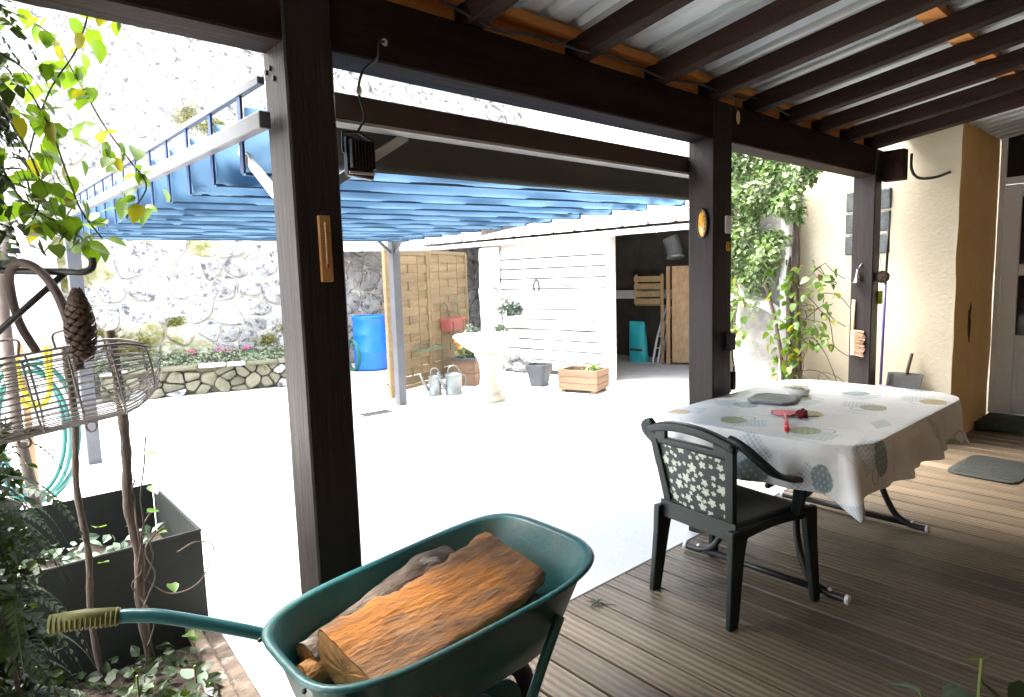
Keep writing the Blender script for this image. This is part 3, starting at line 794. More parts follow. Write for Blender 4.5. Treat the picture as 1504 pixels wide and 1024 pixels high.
build('corner_fascia', MB().bar((6.42, 9.57, 2.035), (4.70, 10.095, 2.035), .03, .08), 'gutter', shed)
build('corner_post', MB().bar((4.86, 10.15, G), (4.86, 10.15, 2.03), .08, .08, (1, 0, 0)), 'oldwood', shed)
# horseshoe
hs = curve([sp3(2.24 + 0.055 * sx, -0.012, 1.24 + z) for sx, z in ((-.8, 0), (-1, .07), (-.72, .14), (0, .175), (.72, .14), (1, .07), (.8, 0))], 6)
tag(build('horseshoe', MB().tube(hs, 0.011, 6), 'iron', smooth=True, loc=sp3(2.24, -.012, 1.24)), 'dark iron horseshoe nailed to the white plank wall', 'horseshoe')
tag(build('iron_hook', MB().tube(curve([sp3(3.05, -0.12, 1.29), sp3(3.0, -.16, 1.31), sp3(2.95, -.16, 1.27), sp3(2.97, -.15, 1.2)], 5), 0.009, 6), 'iron', loc=sp3(3.05, -.12, 1.29)), 'bent iron hook on the stone pier of the shed', 'hook')
tag(build('iron_latch', MB().tube(curve([sp3(1.72, -0.01, 1.36), sp3(1.66, -.03, 1.34), sp3(1.60, -.03, 1.30), sp3(1.55, -.01, 1.31)], 5), 0.008, 6), 'iron', loc=sp3(1.72, -.01, 1.36)), 'small iron latch on the planks beside the doorway', 'latch')
# wall planters
def plant_ball(parent, c, r, n, size, m='leaf_grey', name='foliage'):
    b_ = MB(); pts = []
    for i in range(n):
        d = Vector((rng.gauss(0, 1), rng.gauss(0, 1), rng.gauss(0, 1))).normalized() * rng.random() ** 0.4
        pts.append(Vector(c) + Vector((d.x * r[0], d.y * r[1], d.z * r[2])))
    leaves_into(b_, pts, size, rng)
    o = build(name, b_, m, parent); return o
wp = thing('wall_planter', 'white wall planter with trailing pale green plants on the plank wall', 'planter', sp3(2.62, -.1, .72))
build('trough', MB().loft([[sp3(2.62 + a * s, -.09 + d * s - .0, z) for a, d in ((-.22, -.08), (.22, -.08), (.22, .08), (-.22, .08))] for s, z in ((.8, .70), (1.0, .86))]), 'white_paint', wp)
plant_ball(wp, sp3(2.70, -.12, .98), (.28, .16, .14), 170, 0.07)
wp = thing('wall_planter', 'empty white wall planter on the plank wall above the black pot', 'planter', sp3(1.43, -.1, .72))
build('trough', MB().loft([[sp3(1.43 + a * s, -.10 + d * s, z) for a, d in ((-.24, -.08), (.24, -.08), (.24, .08), (-.24, .08))] for s, z in ((.8, .68), (1.0, .83))]), 'white_paint', wp)
# things inside the doorway
cr = thing('slatted_crate', 'slatted wooden crate hung on the back wall inside the shed', 'crate', sp3(1.95, 2.4, .9))
for i in range(4): build('slat', sbox(1.36, 1.94, 2.30, 2.32, .93 + .13 * i, 1.03 + .13 * i), 'wood_light', cr, bevel=.003)
for a in (1.38, 1.89): build('batten', sbox(a, a + .04, 2.321, 2.36, .92, 1.45), 'wood_light', cr)
build('base', sbox(1.37, 1.93, 2.33, 2.495, .90, .918), 'wood_light', cr)
sk = thing('plastic_sack', 'bright turquoise plastic sack standing in the shed doorway', 'sack', (8.75, 6.70, G))
def sackf(u, v):
    a = 2 * pi * u; w_, d_ = lerp(.165, .15, v), lerp(.10, .03, v ** 2)
    if v > .93: d_ *= .6
    n_ = .012 * noise.noise(Vector((cos(a) * 2, sin(a) * 2, v * 6)))
    c, s = cos(a), sin(a)
    x, y = math.copysign(abs(c) ** .6, c) * w_ + n_, math.copysign(abs(s) ** .6, s) * d_ + n_
    p = Vector((8.75, 6.70, G + .005 + .70 * v))
    return p + SA * x * 1.0 + SD * (y - .06 * v) + Vector((0, 0, .02 * x))
build('bag', MB().grid(sackf, 36, 24), 'sack', sk, smooth=True)
build('print', MB().grid(lambda u, v: Vector(sackf(.62 + .22 * u, .28 + .06 * v)) - SD * .012, 4, 2), 'charcoal_pot', sk)
fc = thing('folded_chair', 'folded white slatted chair leaning inside the shed doorway', 'chair', (8.85, 6.42, G))
for i, (oy, oz) in enumerate(((0.0, 0.0), (0.10, 0.02), (0.17, 0.01))):
    p = Vector((8.80, 6.45 - oy, G))
    build('rail', MB().tube(curve([p, p + Vector((.10, -.03, .45)), p + Vector((.26, -.10 + oy * .5, .95 - oz))], 6), .020, 8), 'whitecap', fc, smooth=True)
for z, t in ((.25, .05), (.45, .10), (.65, .16)):
    build('slat', MB().bar((8.80 + t, 6.44 - t * .3, G + z), (8.80 + t, 6.26 - t * .3, G + z), .04, .012), 'whitecap', fc)
pb = thing('plywood_panel', 'weathered plywood panel with frame standing in the shed doorway', 'panel', (9.0, 6.2, G))
PA = Vector((8.72, 6.08, G)); PD = Vector((.42, -.62, 0)).normalized()
build('sheet', MB().bar(PA + PD * .06 + Vector((0, 0, .83)), PA + PD * .95 + Vector((0, 0, .83)), .02, 1.58), 'plywood', pb)
build('edge_post', MB().bar(PA + Vector((0, 0, .01)), PA + Vector((0, 0, 1.62)), .10, .06, PD), 'oldwood', pb)
build('edge_post', MB().bar(PA + Vector((.03, .14, .01)), PA + Vector((.03, .14, 1.50)), .07, .05, PD), 'oldwood', pb)
dt = thing('metal_duct', 'bent galvanised metal duct end above the plywood panel in the shed', 'duct', (8.75, 5.95, 1.6))
build('elbow', MB().tube(curve([(8.70, 6.02, 2.02), (8.70, 5.96, 1.88), (8.66, 5.90, 1.72)], 8), .13, 20), 'galv', dt, smooth=True)
build('flange', MB().tube([(8.66, 5.90, 1.73), (8.655, 5.893, 1.70)], .14, 20), 'galv', dt, smooth=True)

# ------------------------------------------------------------------ woven fence gates
def gate(A, B2, label, z1):
    A, B2 = Vector((*A, 0)), Vector((*B2, 0)); d = (B2 - A).normalized(); L_ = (B2 - A).length; n = Vector((-d.y, d.x, 0))
    g_ = thing('woven_fence_panel', label, 'fence', (A + B2) / 2 + Vector((0, 0, G)), 'woven fence panels')
    z0 = G + .06
    build('frame_post', MB().bar(A + Vector((0, 0, z0)), A + Vector((0, 0, z1)), .055, .055, d), 'fence', g_, bevel=.003)
    build('frame_post', MB().bar(B2 + Vector((0, 0, z0)), B2 + Vector((0, 0, z1)), .055, .055, d), 'fence', g_, bevel=.003)
    for z in (z0 + .02, z1 - .02): build('frame_rail', MB().bar(A + d * .03 + Vector((0, 0, z)), B2 - d * .03 + Vector((0, 0, z)), .035, .05), 'fence', g_)
    nsl = 15; hh = (z1 - z0 - .1) / nsl
    for i in range(nsl):
        zc = z0 + .05 + hh * (i + .5); ph = pi * (i % 2)
        def fn(u, v): 
            return A + d * (.03 + (L_ - .06) * u) + n * (.009 * cos(2 * pi * u + ph)) + Vector((0, 0, zc + (v - .5) * hh * .97))
        build('slat', MB().grid(fn, 16, 1), 'fence', g_, solid=.007)
    for u in (.25, .5, .75): build('upright', MB().bar(A + d * L_ * u + Vector((0, 0, z0)), A + d * L_ * u + Vector((0, 0, z1 - .03)), .02, .022, d), 'fence', g_)
    return g_
gate((4.17, 7.16), (4.93, 7.42), 'woven wooden fence panel hinged to the post beside the blue barrel', 1.84)
gate((4.99, 7.45), (6.02, 7.98), 'woven wooden fence panel meeting the white stone pier of the shed', 1.87)
fpst = tag(build('gate_post', B(4.08, 4.15, 7.08, 7.15, G, 1.90), 'fence', bevel=.004), 'square wooden gate post carrying the woven fence panels', 'post')

# birdhouse shelf seen behind
bh = thing('bird_box', 'small wooden bird box on a shelf in the dark lean-to corner', 'bird box', (5.9, 10.1, 1.0))
build('box', B(5.80, 5.95, 10.0, 10.15, 1.02, 1.2), 'pine_plank', bh); build('roof', MB().loft([[(5.78, y, 1.2), (5.97, y, 1.2), (5.875, y, 1.31)] for y in (9.98, 10.17)]), 'terracotta', bh)
build('shelf', B(5.72, 6.05, 9.98, 10.2, .98, 1.02), 'oldwood', bh); build('leg', B(5.85, 5.92, 10.05, 10.12, G, .98), 'oldwood', bh)
# ================================================================== COURTYARD THINGS
br = thing('water_barrel', 'bright blue plastic water barrel standing beside the woven fence', 'barrel', (5.30, 9.80, G))
build('drum', MB().lathe([(.26, .012), (.285, .03), (.292, .06), (.292, .30), (.298, .32), (.298, .345), (.292, .365), (.292, .60), (.298, .62), (.298, .645), (.292, .665), (.292, .86), (.305, .875), (.305, .925), (.295, .93), (.285, .90), (.278, .55)], 40, (5.30, 9.80, G), (True, True)), 'bluebarrel', br, smooth=True)
build('rim', MB().tube([(5.30 + .30 * cos(t), 9.80 + .30 * sin(t), G + .925) for t in [2 * pi * i / 40 for i in range(40)]], .016, 8, closed=True), 'bluebarrel', br, smooth=True)
hc = thing('hose_coil', 'teal garden hose coiled beside the blue barrel', 'hose', (4.98, 9.75, G))
for k in range(4):
    build('coil', MB().tube([(4.97 + .02 * k, 9.9 + .22 * cos(t), .22 + .27 * sin(t)) for t in [2 * pi * i / 28 for i in range(28)]], .014, 7, closed=True), 'hose', hc, smooth=True)

def can(c, h, r, label, rot):
    t = thing('watering_can', label, 'watering can', (c[0], c[1], G))
    x, y = c
    build('body', MB().lathe([(r * .96, 0.003), (r, .01), (r, .03), (r * .97, .035), (r * .97, h * .95), (r, h * .96), (r, h), (r * .9, h + .004), (r * .88, h * .9)], 28, (x, y, G)), 'galv', t, smooth=True)
    d = Vector((cos(rot), sin(rot), 0)); p0 = Vector((x, y, G))
    build('spout', MB().tube([p0 + d * r * .9 + Vector((0, 0, h * .25)), p0 + d * (r + .07) + Vector((0, 0, h * .75)), p0 + d * (r + .11) + Vector((0, 0, h * 1.15))], [.025, .018, .013], 10), 'galv', t, smooth=True)
    build('top_handle', MB().tube(curve([p0 + d * r * .7 + Vector((0, 0, h)), p0 + d * r * .5 + Vector((0, 0, h + .09)), p0 - d * r * .3 + Vector((0, 0, h + .10)), p0 - d * r * .98 + Vector((0, 0, h + .01))], 6), .009, 7), 'galv', t, smooth=True)
    build('back_handle', MB().tube(curve([p0 - d * r * .98 + Vector((0, 0, h * .95)), p0 - d * (r + .06) + Vector((0, 0, h * .8)), p0 - d * (r + .05) + Vector((0, 0, h * .4)), p0 - d * r * .98 + Vector((0, 0, h * .3))], 6), .008, 7), 'galv', t, smooth=True)
can((4.60, 6.84), .25, .085, 'slim galvanised watering can standing next to the woven fence', 2.6)
can((4.80, 6.70), .27, .112, 'wide galvanised watering can with hoop handle beside the bird bath', 2.9)

def planter_box(c, rz_, w, d, h, m, label, name='wooden_planter', rows=3, feet=True):
    t = thing(name, label, 'planter', (c[0], c[1], G))
    R = Matrix.Rotation(rz_, 4, 'Z'); R.translation = (c[0], c[1], G)
    z0 = .04 if feet else 0.003
    hh = (h - z0) / rows
    for i in range(rows):
        a, b_ = z0 + hh * i + .001, z0 + hh * (i + 1) - .003
        build('board', MB().box(-w / 2, w / 2, -d / 2, -d / 2 + .02, a, b_, m=R), m, t, bevel=.003)
        build('board', MB().box(-w / 2, w / 2, d / 2 - .02, d / 2, a, b_, m=R), m, t, bevel=.003)
        build('board', MB().box(-w / 2, -w / 2 + .02, -d / 2 + .021, d / 2 - .021, a, b_, m=R), m, t, bevel=.003)
        build('board', MB().box(w / 2 - .02, w / 2, -d / 2 + .021, d / 2 - .021, a, b_, m=R), m, t, bevel=.003)
    build('soil', MB().box(-w / 2 + .022, w / 2 - .022, -d / 2 + .022, d / 2 - .022, z0, h - .06, m=R), 'soil', t)
    if feet:
        for sx in (-1, 1):
            for sy in (-1, 1): build('foot', MB().box(sx * (w / 2 - .06) - .03, sx * (w / 2 - .06) + .03, sy * (d / 2 - .05) - .03, sy * (d / 2 - .05) + .03, 0, z0 - .001, m=R), m, t)
    return t
t = planter_box((6.06, 5.54), radians(-73), .55, .40, .30, 'pine_plank', 'long pine plank planter box against the whitewashed shed planks')
plant_ball(t, (6.10, 5.43, .27), (.13, .13, .05), 50, .06, 'leaf_vine')
t = planter_box((5.48, 7.22), radians(28), .44, .34, .36, 'pine_plank', 'reddish wood planter with dark rim and marigolds behind the bird bath', rows=2, feet=False)
build('rim', MB().box(-.24, .24, -.19, .19, .36, .395, m=Matrix.Translation((5.48, 7.22, G)) @ Matrix.Rotation(radians(28), 4, 'Z')), 'charcoal_pot', t)
plant_ball(t, (5.48, 7.22, .46), (.24, .18, .14), 260, .07, 'leaf_vine')
for i in range(8):
    c = Vector((5.36 + rng.uniform(-.15, .2), 7.12 + rng.uniform(-.1, .12), .52 + rng.uniform(-.04, .13)))
    build('marigold', MB().blob(c, (.027, .027, .02), 10, 6, .3, i), 'petal', t)
pt = thing('square_pot', 'charcoal plastic square pot beside the pine planter box', 'pot', (5.98, 6.30, G))
def sqr(s, z, c, rz_=-1.27): 
    R = Matrix.Rotation(rz_, 3, 'Z'); out = []
    for i in range(24):
        a = 2 * pi * i / 24 + pi / 24; e = .35
        p = R @ Vector((math.copysign(abs(cos(a)) ** e, cos(a)) * s, math.copysign(abs(sin(a)) ** e, sin(a)) * s, 0)); out.append((c[0] + p.x, c[1] + p.y, z))
    return out
build('body', MB().loft([sqr(s, G + z, (5.98, 6.30)) for s, z in ((.105, .003), (.135, .20), (.152, .202), (.16, .30), (.148, .302), (.142, .25))]), 'charcoal_pot', pt)
build('soil', MB().loft([sqr(.132, G + .245, (5.98, 6.30)), sqr(.135, G + .262, (5.98, 6.30))]), 'soil', pt)

bb = thing('bird_bath', 'pale stone bird bath on a turned pedestal in front of the shed', 'bird bath', (4.83, 6.00, G))
c0 = (4.83, 6.00, G)
build('pedestal', MB().lathe([(.20, 0), (.205, .03), (.19, .06), (.155, .08), (.15, .10), (.165, .12), (.15, .15), (.12, .20), (.105, .28), (.105, .38), (.115, .46), (.135, .52), (.17, .57), (.16, .60)], 32, c0), 'bathstone', bb, smooth=True)
def bowl(u, v):
    a = 2 * pi * u
    pr_ = [(.15, .585), (.20, .62), (.29, .68), (.36, .74), (.385, .775), (.405, .785), (.41, .805), (.395, .825), (.36, .80), (.25, .74), (.0, .72)]
    x = v * (len(pr_) - 1); i = min(int(x), len(pr_) - 2); f_ = x - i
    r = lerp(pr_[i][0], pr_[i + 1][0], f_); z = lerp(pr_[i][1], pr_[i + 1][1], f_)
    sc_ = 1 + (.035 * abs(sin(a * 8)) if .34 < r else .015 * abs(sin(a * 8)))
    return (c0[0] + r * sc_ * cos(a), c0[1] + r * sc_ * sin(a), G + z)
build('bowl', MB().grid(bowl, 96, 30), 'bathstone', bb, smooth=True)
for (x, y, lab) in ((4.70, 6.12, 'small white bowl planted with pale succulents on the bird bath, woven fence side'), (4.98, 5.92, 'small white bowl planted with pale succulents on the bird bath, shed side')):
    t = thing('planted_bowl', lab, 'bowl', (x, y, G + .765))
    build('bowl', MB().lathe([(.06, 0), (.10, .05), (.115, .09), (.105, .09), (.09, .06)], 24, (x, y, G + .765)), 'ceramic', t, smooth=True)
    plant_ball(t, (x, y, G + .89), (.10, .10, .06), 70, .055, 'leaf_grey')

rb = thing('railing_planter', 'terracotta red trough hung on the woven fence by wire hooks', 'planter', (5.45, 7.55, .70))
RBm = Matrix.Translation((5.48, 7.60, .72)) @ Matrix.Rotation(radians(28), 4, 'Z')
build('trough', MB().loft([[RBm @ Vector((a * s, d * s, z)) for a, d in ((-.27, -.085), (.27, -.085), (.27, .085), (-.27, .085))] for s, z in ((.86, 0), (.98, .15), (1.02, .15), (1.02, .175), (.95, .17), (.9, .14))]), 'terracotta', rb)
for a in (-.18, .16):
    build('hook', MB().tube(curve([RBm @ Vector((a, -.09, -.05)), RBm @ Vector((a, -.095, .1)), RBm @ Vector((a, -.02, .22)), RBm @ Vector((a, 0, .36)), RBm @ Vector((a - .03, .03, .40)), RBm @ Vector((a - .07, .05, .36))], 6), .007, 6), 'leaf_grey', rb, smooth=True)
wt = thing('wire_rack', 'pale green wire rack hooked low on the woven fence', 'rack', (4.75, 7.25, .5))
for i in range(5):
    o_ = Vector((0.03 * i, -.035 * i, 0))
    build('wire', MB().tube([Vector((4.52, 7.24, .50)) + o_, Vector((5.02, 7.44, .52)) + o_], .005, 5), 'leaf_grey', wt)
build('frame', MB().tube(curve([(4.64, 7.10, .50), (4.52, 7.24, .50), (4.77, 7.30, .60), (5.02, 7.44, .56), (5.1, 7.34, .52)], 5), .006, 5), 'leaf_grey', wt)

dg = thing('drain_grate', 'slotted steel drain grate in the concrete beside the pergola post', 'drain', (3.48, 6.40, G))
for i in range(11): build('bar', B(3.30 + .034 * i, 3.318 + .034 * i, 6.33, 6.47, G + .001, G + .008), 'iron', dg)
build('frame', B(3.28, 3.67, 6.315, 6.327, G, G + .010).box(3.28, 3.67, 6.473, 6.485, G, G + .010), 'iron', dg)
tag(build('dead_leaf', MB().blob((4.62, 8.05, G + .02), (.05, .035, .02), 8, 5, .5), 'charcoal_pot', loc=(4.62, 8.05, G)), 'dark crumpled leaf lying on the pale concrete near the barrel', 'leaf')
bk = thing('bucket', 'blue bucket with wire handle in the gap behind the stone pillar', 'bucket', (7.35, 4.05, G))
build('pail', MB().lathe([(.11, .003), (.15, .30), (.16, .30), (.16, .33), (.145, .33), (.12, .05)], 24, (7.35, 4.05, G + .12)), 'blue_bucket', bk, smooth=True)
build('handle', MB().tube(curve([(7.20, 4.0, G + .43), (7.25, 3.85, G + .30), (7.45, 3.85, G + .30), (7.50, 4.0, G + .43)], 6), .006, 6), 'whitecap', bk)
build('stand', B(7.2, 7.5, 3.9, 4.2, G, G + .118), 'oldwood', bk)
hs2 = thing('hose_reel', 'teal and yellow garden hoses coiled by the far pergola post', 'hose', (.32, 5.2, .3))
for k in range(4):
    build('coil', MB().tube([(.28 + .05 * sin(k * 2.2) + (.20 + .012 * k) * cos(t), 5.1 + .03 * k, .52 + (.42 + .02 * k) * sin(t) + .03 * sin(k)) for t in [2 * pi * i / 30 for i in range(30)]], .014, 7, closed=True), 'hose', hs2, smooth=True)
for k in range(2):
    build('yellow_hose', MB().tube(curve([(.18 + .05 * k, 5.0, 1.05), (.19 + .05 * k, 4.98, .85), (.28 + .04 * k, 4.97, .72), (.38, 4.98, .80), (.38 + .03 * k, 5.0, 1.1)], 6), .016, 7), 'hose_yellow', hs2, smooth=True)
build('hook_stake', B(.26, .30, 5.42, 5.45, G, 1.10), 'oldwood', hs2)
tag(build('wooden_stick', MB().tube([(.23, 3.74, -.03), (.15, 3.78, .8), (.155, 3.85, 1.5), (.20, 3.86, 1.78)], [.026, .025, .024, .020], 10), 'handlewood', smooth=True, loc=(.23, 3.74, -.03)), 'grey wooden tool handle standing upright behind the dark metal planter', 'stick')

# ------------------------------------------------------------------ dark metal planter and its vines
mp = thing('metal_planter', 'dark sheet metal planter box standing open in front of the courtyard', 'planter', (.3, 3.2, G))
zt = .435
build('near_panel', B(-.35, .665, 2.765, 2.772, G, zt), 'sheet_dark', mp)
build('far_panel', B(-.35, .655, 3.60, 3.607, G, zt + .01), 'sheet_dark', mp)
build('side_panel', B(.658, .664, 2.773, 3.60, G, zt - .002), 'sheet_dark', mp)
build('side_panel', B(-.35, -.344, 2.773, 3.60, G, zt - .002), 'sheet_dark', mp)
build('rolled_rim', MB().tube([(-.35, 2.768, zt), (.665, 2.768, zt), (.661, 3.604, zt)], .006, 6), 'sheet_dark', mp)
build('soil', MB().grid(lambda u, v: (-.34 + .995 * u, 2.775 + .82 * v, .20 + .04 * noise.noise(Vector((u * 8, v * 8, 1)))), 20, 16), 'soil', mp, smooth=True)
pw = MB(); leaves_into(pw, [(rng.uniform(-.2, .6), rng.uniform(2.85, 3.5), .24 + rng.uniform(0, .06)) for i in range(220)], .06, rng)
build('seedlings', pw, 'leaf_grey', mp)['kind'] = 'stuff'
def hash_(k): return (sin(k * 12.9898) * 43758.5453) % 1
rv = thing('climbing_vine', 'woody vine with twin trunks climbing in front of the dark metal planter', 'vine', (.40, 2.62, G))
build('trunk', MB().tube(curve([(.43, 2.66, G), (.405, 2.64, .25), (.415, 2.63, .45), (.395, 2.62, .65), (.405, 2.62, .85), (.40, 2.60, 1.06), (.38, 2.55, 1.3)], 6), [.017 + .002 * sin(i * 1.9) for i in range(37)], 10), 'stem', rv, smooth=True)
build('trunk', MB().tube(curve([(.27, 2.66, G), (.25, 2.65, .25), (.262, 2.64, .5), (.248, 2.64, .75), (.262, 2.62, 1.0), (.25, 2.58, 1.25)], 6), [.011 + .0015 * sin(i * 2.3) for i in range(31)], 8), 'stem', rv, smooth=True)
for k in range(6):
    z0 = rng.uniform(.1, .6); pts = []
    for i in range(9):
        t = i / 8; pts.append((.41 + .05 * noise.noise(Vector((t * 2.3, k * 5.1, 0))) + .10 * t * hash_(k) , 2.60 + .05 * noise.noise(Vector((t * 2.5, k * 3.3, 4))), z0 + t * .45 - .25 * t * t * hash_(k + 9)))
    build('tendril', MB().tube(curve(pts, 4), .0032, 5), 'stem', rv)
build('tendril', MB().tube(curve([(.42, 2.62, .36), (.50, 2.60, .28), (.60, 2.58, .30), (.66, 2.58, .42), (.60, 2.58, .46), (.53, 2.58, .44)], 6), .003, 5), 'stem', rv)
LEAF = leaf_mesh('leaf', 1, .78); LEAFY = leaf_mesh('leaf', 1, .72, 'leaf_yellow'); LEAFD = leaf_mesh('leaf', 1, .7, 'leaf_dark'); LEAFG = leaf_mesh('leaf', 1, .8, 'leaf_grey')
for p in ((.45, 2.58, .62), (.47, 2.58, .53), (.50, 2.57, .33), (.47, 2.57, .72), (.30, 2.6, .60), (.29, 2.6, .47), (.56, 2.56, .10), (.58, 2.55, .12), (.53, 2.56, .12), (.44, 2.5, .86)):
    inst('leaf', LEAF, rv, p, (rng.uniform(-.4, .4), rng.uniform(-.5, .2), rng.uniform(-2, 1)), rng.uniform(.04, .065))
# weeds and dry leaves in the bed
for i, (x, y, s, n, lab) in enumerate(((.50, 2.32, .11, 9, 'grey green leafy weed at the plank end of the planting bed'), (.34, 2.42, .10, 8, 'small leafy weed between the plank edging and the vine trunks'), (.20, 2.30, .12, 10, 'broad leaved weed below the wheelbarrow grip'), (.08, 2.45, .10, 10, 'dark leafy weed under the hanging fern'), (.40, 2.18, .10, 9, 'pale rosette weed near the wheelbarrow handle'))):
    w_ = thing('weed', lab, 'plant', (x, y, G + .03))
    for k in range(n):
        a = 2.4 * k + i; tilt = rng.uniform(-1.2, -.3)
        inst('leaf', LEAFG if (i + k) % 3 == 0 else LEAFD, w_, (x + .03 * cos(a), y + .03 * sin(a), G + .05 + .010 * k), (rng.gauss(0, .4), rng.uniform(-.5, .4), a), s * rng.uniform(.35, .65))
    build('stem', MB().tube([(x, y, G), (x, y, G + .06 + .012 * n)], .004, 5), 'stemgreen', w_)
litter = MB()
leaves_into(litter, [(rng.uniform(-.3, .55), rng.uniform(2.05, 2.72), G + .06 + rng.uniform(0, .04)) for i in range(500)], .05, rng, droop=.1)
o = build('leaf_litter', litter, 'leaf_dark'); o['kind'] = 'stuff'; o['label'] = 'dark leaf litter and low weeds covering the planting bed'; o['category'] = 'leaves'
ep = thing('edging_plank', 'weathered split plank edging the planting bed', 'plank', (.58, 2.4, G))
build('plank', MB().bar((.60, 2.95, G + .10), (.575, 2.02, G + .035), .045, .05), 'barkgrey', ep, bevel=.006)
build('plank', MB().bar((.655, 2.74, G + .05), (.63, 2.02, G + .03), .06, .06), 'barkgrey', ep, bevel=.008)
# ================================================================== LEFT PILLAR, IVY, FERN, BASKET
lp = thing('corner_pillar', 'rough grey stone pillar overgrown with fern and leaves at the porch end', 'pillar', (-.25, 2.2, G))
def lpf(u, v):
    a = u * 2 * pi; z = G + 2.5 * v; e = .5
    x = math.copysign(abs(cos(a)) ** e, cos(a)) * .24; y = math.copysign(abs(sin(a)) ** e, sin(a)) * .22
    k = 1 + .10 * noise.fractal(Vector((x * 5, y * 5, z * 3)), 1, 2, 3)
    return (-.255 + x * k, 2.20 + y * k, z)
build('shaft', MB().grid(lpf, 40, 44), 'stone', lp, smooth=True)

iv = thing('leafy_creeper', 'bright green broad leaved creeper trailing from the porch corner', 'creeper', (.1, 2.3, 2.3))
ST = [
    [(.0, 2.35, 2.45), (.20, 2.36, 2.36), (.357, 2.22, 2.32), (.33, 2.218, 2.146), (.245, 2.27, 1.994), (.181, 2.295, 1.783), (.196, 2.26, 1.627)],
    [(.0, 2.45, 2.32), (.239, 2.454, 2.303), (.33, 2.371, 2.279), (.406, 2.303, 2.262), (.458, 2.254, 2.243)],
    [(.05, 2.45, 2.30), (.263, 2.422, 2.231), (.327, 2.346, 2.085), (.375, 2.282, 1.939), (.426, 2.221, 1.824), (.457, 2.182, 1.741), (.402, 2.217, 1.651)],
    [(.0, 2.33, 2.2), (.173, 2.273, 2.038), (.231, 2.202, 1.903), (.26, 2.155, 1.751), (.279, 2.124, 1.656), (.315, 2.082, 1.579)],
    [(-.02, 2.25, 2.1), (.12, 2.24, 1.98), (.17, 2.22, 1.86), (.20, 2.2, 1.72), (.16, 2.2, 1.60)],
    [(.0, 2.2, 1.9), (.10, 2.16, 1.80), (.15, 2.12, 1.68), (.24, 2.08, 1.60), (.30, 2.06, 1.55)]]
for si, s in enumerate(ST):
    c = curve(s, 8)
    build('stem', MB().tube(c, .0024, 5), 'stem', iv)
    for i in range(5, len(c), 2):
        for r_ in range(3 if si not in (1,) else 1):
            if rng.random() < .22: continue
            p = c[i] + Vector((rng.gauss(0, .028), rng.gauss(0, .028), rng.gauss(0, .022)))
            me = LEAFY if rng.random() < .09 else LEAF
            inst('leaf', me, iv, p, (rng.gauss(0, .5), rng.gauss(.7, .5), rng.uniform(0, 6.28)), rng.uniform(.040, .070))

def frond(base, d, L_, droop, lw=.03):
    b_ = MB(); base = Vector(base); d = Vector(d).normalized(); n = 17
    side = d.cross(Vector((0, 0, 1))).normalized(); pts = []
    for i in range(n + 1):
        t = i / n; pts.append(base + d * (L_ * t * (1 - .25 * t)) + Vector((0, 0, -droop * L_ * t * t)))
    b_.tube(pts, .0009, 4)
    for i in range(2, n + 1):
        t = i / n; w_ = lw * sin(pi * min(1, .12 + .88 * t)) ** .6 * (1.25 - t)
        tg = (pts[i] - pts[i - 1]).normalized()
        for s in (-1, 1):
            dn = (side * s + tg * .45 + Vector((0, 0, -.18))).normalized(); up_ = tg * (L_ / n * .42)
            p = pts[i]
            b_.add([p - up_, p + dn * w_ * .6 - up_ * .8, p + dn * w_, p + dn * w_ * .6 + up_ * .8, p + up_], [(0, 1, 2, 3, 4)])
    return b_
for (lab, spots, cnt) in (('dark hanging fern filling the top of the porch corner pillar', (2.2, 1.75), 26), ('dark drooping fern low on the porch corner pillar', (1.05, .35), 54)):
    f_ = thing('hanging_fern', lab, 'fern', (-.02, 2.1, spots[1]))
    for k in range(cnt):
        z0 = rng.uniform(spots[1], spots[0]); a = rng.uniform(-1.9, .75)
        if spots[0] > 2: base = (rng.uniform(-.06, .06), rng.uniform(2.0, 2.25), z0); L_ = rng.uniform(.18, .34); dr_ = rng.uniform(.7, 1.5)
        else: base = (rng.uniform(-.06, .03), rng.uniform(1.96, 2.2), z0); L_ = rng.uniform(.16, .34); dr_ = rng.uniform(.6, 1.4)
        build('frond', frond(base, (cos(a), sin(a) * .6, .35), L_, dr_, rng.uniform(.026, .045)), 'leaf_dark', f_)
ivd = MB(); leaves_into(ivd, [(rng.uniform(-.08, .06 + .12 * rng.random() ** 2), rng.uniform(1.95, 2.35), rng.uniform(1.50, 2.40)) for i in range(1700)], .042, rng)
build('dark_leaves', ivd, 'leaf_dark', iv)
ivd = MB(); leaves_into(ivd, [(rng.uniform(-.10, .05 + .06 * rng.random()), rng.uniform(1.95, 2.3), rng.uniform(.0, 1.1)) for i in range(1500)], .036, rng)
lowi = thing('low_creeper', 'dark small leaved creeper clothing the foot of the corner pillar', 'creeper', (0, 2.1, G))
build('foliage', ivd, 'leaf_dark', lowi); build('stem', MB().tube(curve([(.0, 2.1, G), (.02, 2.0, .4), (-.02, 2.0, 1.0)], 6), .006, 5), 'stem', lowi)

bkt = thing('wall_bracket', 'black iron wall bracket with upturned tip holding the wire basket', 'bracket', (0, 2.05, 1.49))
build('arm', MB().tube(curve([(-.06, 2.13, 1.497), (.05, 2.03, 1.492), (.20, 1.895, 1.482), (.238, 1.865, 1.481), (.254, 1.857, 1.492), (.256, 1.857, 1.515)], 6), .009, 8), 'black_metal', bkt, smooth=True)
build('strut', MB().tube([(.202, 1.893, 1.480), (.069, 1.996, 1.344), (-.06, 2.08, 1.21)], .008, 8), 'black_metal', bkt, smooth=True)
build('plate', MB().bar((-.055, 2.12, 1.53), (-.055, 2.12, 1.18), .03, .012, (1, 0, 0)), 'black_metal', bkt)

